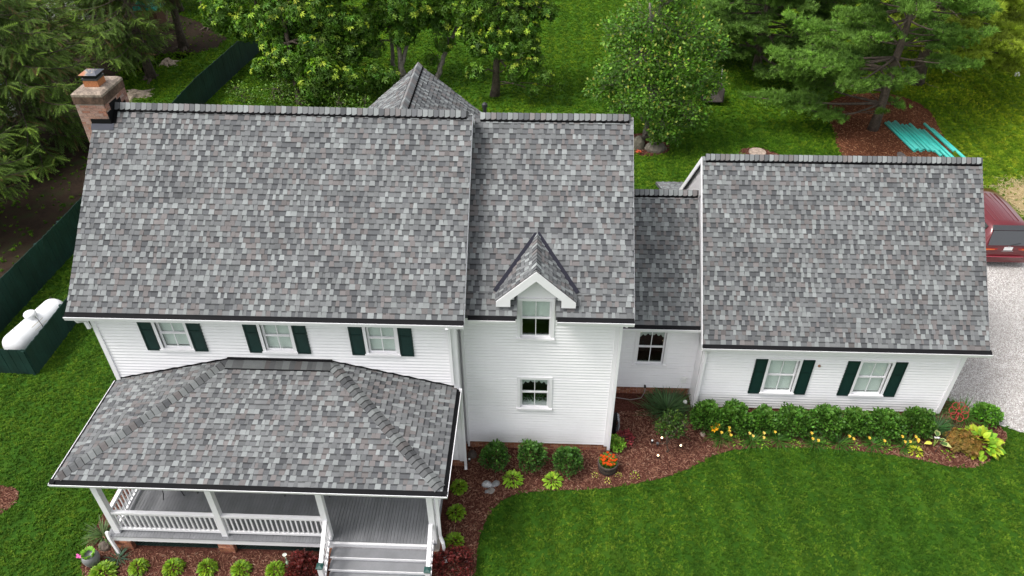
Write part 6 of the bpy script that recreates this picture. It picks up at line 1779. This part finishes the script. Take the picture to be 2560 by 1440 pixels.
# spotlights in the mulch
for i, (x, y, lit) in enumerate([(15.20, 1.14, 1), (15.73, .86, 1), (15.01, .46, 1), (16.10, 2.62, 0), (15.05, .93, 0), (9.45, .12, 0), (14.90, 1.02, 0)]):
    sp_ = thing('garden_light', ('lit spotlight just below the young tree crown', 'lit spotlight on the hedge side of the young tree', 'lit spotlight nearest the lawn', 'round white light among the iris blades', 'dark unlit spotlight beside the young tree trunk', 'small white light below the main house corner', 'tiny pale light next to the dark spotlight')[i], 'garden light', (x, y, .02), 'garden lights in the mulch')
    mb = MB(); mb.tube([(0, 0, 0), (0, 0, .10)], .010, 6); mb.lathe([(.02, .08), (.034, .10), (.038, .17), (.034, .17)], seg=14); mb.build('housing', 'metal_dark', sp_)
    sz = .05 if i not in (6,) else .03
    mb = MB(); mb.lathe([(.031 if i != 3 else .07, .165), (.028 if i != 3 else .065, .185 if i != 3 else .23), (.001, .20 if i != 3 else .27)] if i != 4 else [(.045, .168), (.001, .172)], seg=14); mb.build('lens', 'bulb' if lit else ('metal_grey' if i == 4 else 'white_plastic'), sp_)
# red wire ornament, black plant stakes, figurine, pink butterfly
ro = thing('wire_ornament', 'red metal flower ornament on a stake by the garage corner', 'ornament', (24.22, 2.1, .02))
mb = MB(); mb.tube([(0, 0, 0), (0, 0, .62)], .010, 6); mb.build('stake', 'metal_dark', ro)
for k in range(7):
    a = k * 2 * math.pi / 7 + .3; c = Vector((.19 * math.cos(a), .12 * math.sin(a) - .03, .66 + .14 * math.sin(a))); mb = MB()
    mb.tube([c + Vector((.115 * math.cos(t), .07 * math.sin(t), .09 * math.sin(t))) for t in [i * 2 * math.pi / 14 for i in range(15)]], .011, 6, cap=False); mb.build('petal_ring', 'red_metal', ro)
mb = MB(); mb.lathe([(.001, .57), (.04, .60), (.001, .63)], (0, -.04, 0), 10); mb.build('hub', 'red_metal', ro)
for i, (x, y) in enumerate([(23.30, 1.02)]):
    mb = MB(); mb.tube([(0, 0, 0), (.30, .22, .62), (.36, .26, .95)], .009, 6); mb.tube([(.30, .22, .62), (.20, .24, .70)], .007, 5); o = mb.build('plant_stake', 'metal_dark', None, label='thin black leaning stake beside the white edged hosta', category='stake'); o.location = (x, y, .02)
pk = thing('butterfly_ornament', 'pink butterfly on a stick beside the grey flower pot', 'ornament', (-.47, -3.46, .02))
mb = MB(); mb.tube([(0, 0, 0), (0, 0, .16)], .005, 5); mb.build('stick', 'metal_dark', pk)
for sg in (-1, 1):
    mb = MB(); pw_ = [(.0, 0), (.05, .07), (.11, .09), (.12, .03), (.07, -.005), (.10, -.05), (.06, -.08), (.015, -.04)]
    n = len(pw_); A = [(sg * u * .9, v * .7, .17 + abs(u) * .35) for u, v in pw_]; mb.add(A + [(p[0], p[1], p[2] + .006) for p in A], [tuple(range(n)), tuple(range(2 * n - 1, n - 1, -1))] + [(i, (i + 1) % n, n + (i + 1) % n, n + i) for i in range(n)]); mb.build('wing', 'pink', pk)
mb = MB(); mb.tube([(0, -.05, .17), (0, .05, .175)], .01, 6); mb.build('body', 'pink', pk)
fg_ = thing('figurine', 'small pale green bird bath figurine beside the brownish barberry', 'ornament', (5.02, -3.42, .02))
mb = MB(); mb.lathe([(.001, 0), (.05, 0), (.055, .03), (.03, .07), (.045, .13), (.05, .18), (.03, .24), (.015, .26)], seg=14, col=(.30, .40, .28)); mb.build('body', 'rock', fg_, True)
mb = MB(); mb.tube([(0, 0, .24), (-.02, .02, .32), (-.04, .05, .40)], [.016, .012, .01], 7, (.32, .42, .30)); mb.lathe([(.010, .38), (.055, .44), (.05, .445), (.001, .41)], (-.04, .05, 0), 14, (.75, .78, .68)); mb.build('trumpet', 'rock', fg_, True)
# garden cart standing behind the round tree
ct = thing('garden_cart', 'dark slatted garden cart standing behind the round lawn tree', 'cart', (20.75, 25.8, 0))
DW = (.05, .042, .036)
for q in (-.5, .5):
    mb = MB(); mb.box(20.75 + q - .03, 20.75 + q + .03, 25.2, 26.5, .25, .95, DW); mb.build('side_panel', 'wood', ct)
mb = MB(); mb.box(20.28, 21.22, 25.2, 26.5, .25, .30, DW); mb.build('floor', 'wood', ct)
for k in range(5):
    mb = MB(); mb.box(20.30 + k * .2, 20.36 + k * .2, 26.42, 26.48, .30, .95, DW); mb.build('slat', 'wood', ct)
for q in (-.6, .6):
    mb = MB(); mb.tube([(20.75 + q - .03, 25.8, .27), (20.75 + q + .03, 25.8, .27)], .27, 16); mb.build('wheel', 'tyre', ct)
mb = MB(); mb.tube([(21.28, 26.45, .9), (21.3, 26.7, 1.6)], .025, 6, (.35, .33, .3)); mb.build('handle', 'wood', ct)
offset_parent(ct)
# chairs on the porch
def chair(label, x, y, ang, seed):
    root = thing('porch_chair', label, 'chair', (x, y, DZ), 'black chairs on the porch'); root.rotation_euler.z = ang
    mb = MB(); mb.box(-.24, .24, -.24, .24, .42, .45); mb.build('seat', 'metal_dark', root)
    mb = MB()
    for q in range(6): mb.box(-.22 + q * .083, -.20 + q * .083, .22, .24, .45, .95)
    mb.box(-.24, .24, .22, .25, .92, .97); mb.build('backrest', 'metal_dark', root)
    for sx in (-1, 1):
        for sy in (-1, 1):
            mb = MB(); mb.tube([(.21 * sx, .21 * sy, .42), (.22 * sx, .22 * sy, .2), (.27 * sx, .27 * sy, .0)], .013, 6); mb.build('leg', 'metal_dark', root)
chair('black metal chair on the porch behind the first railing', 1.45, -1.62, .3, 1); chair('black metal chair on the porch near the second post', 2.45, -1.5, -.2, 2)
chair('black metal chair on the porch behind the second railing', 4.8, -1.42, .1, 3); chair('black metal chair on the porch near the steps opening', 5.6, -1.38, -.25, 4)
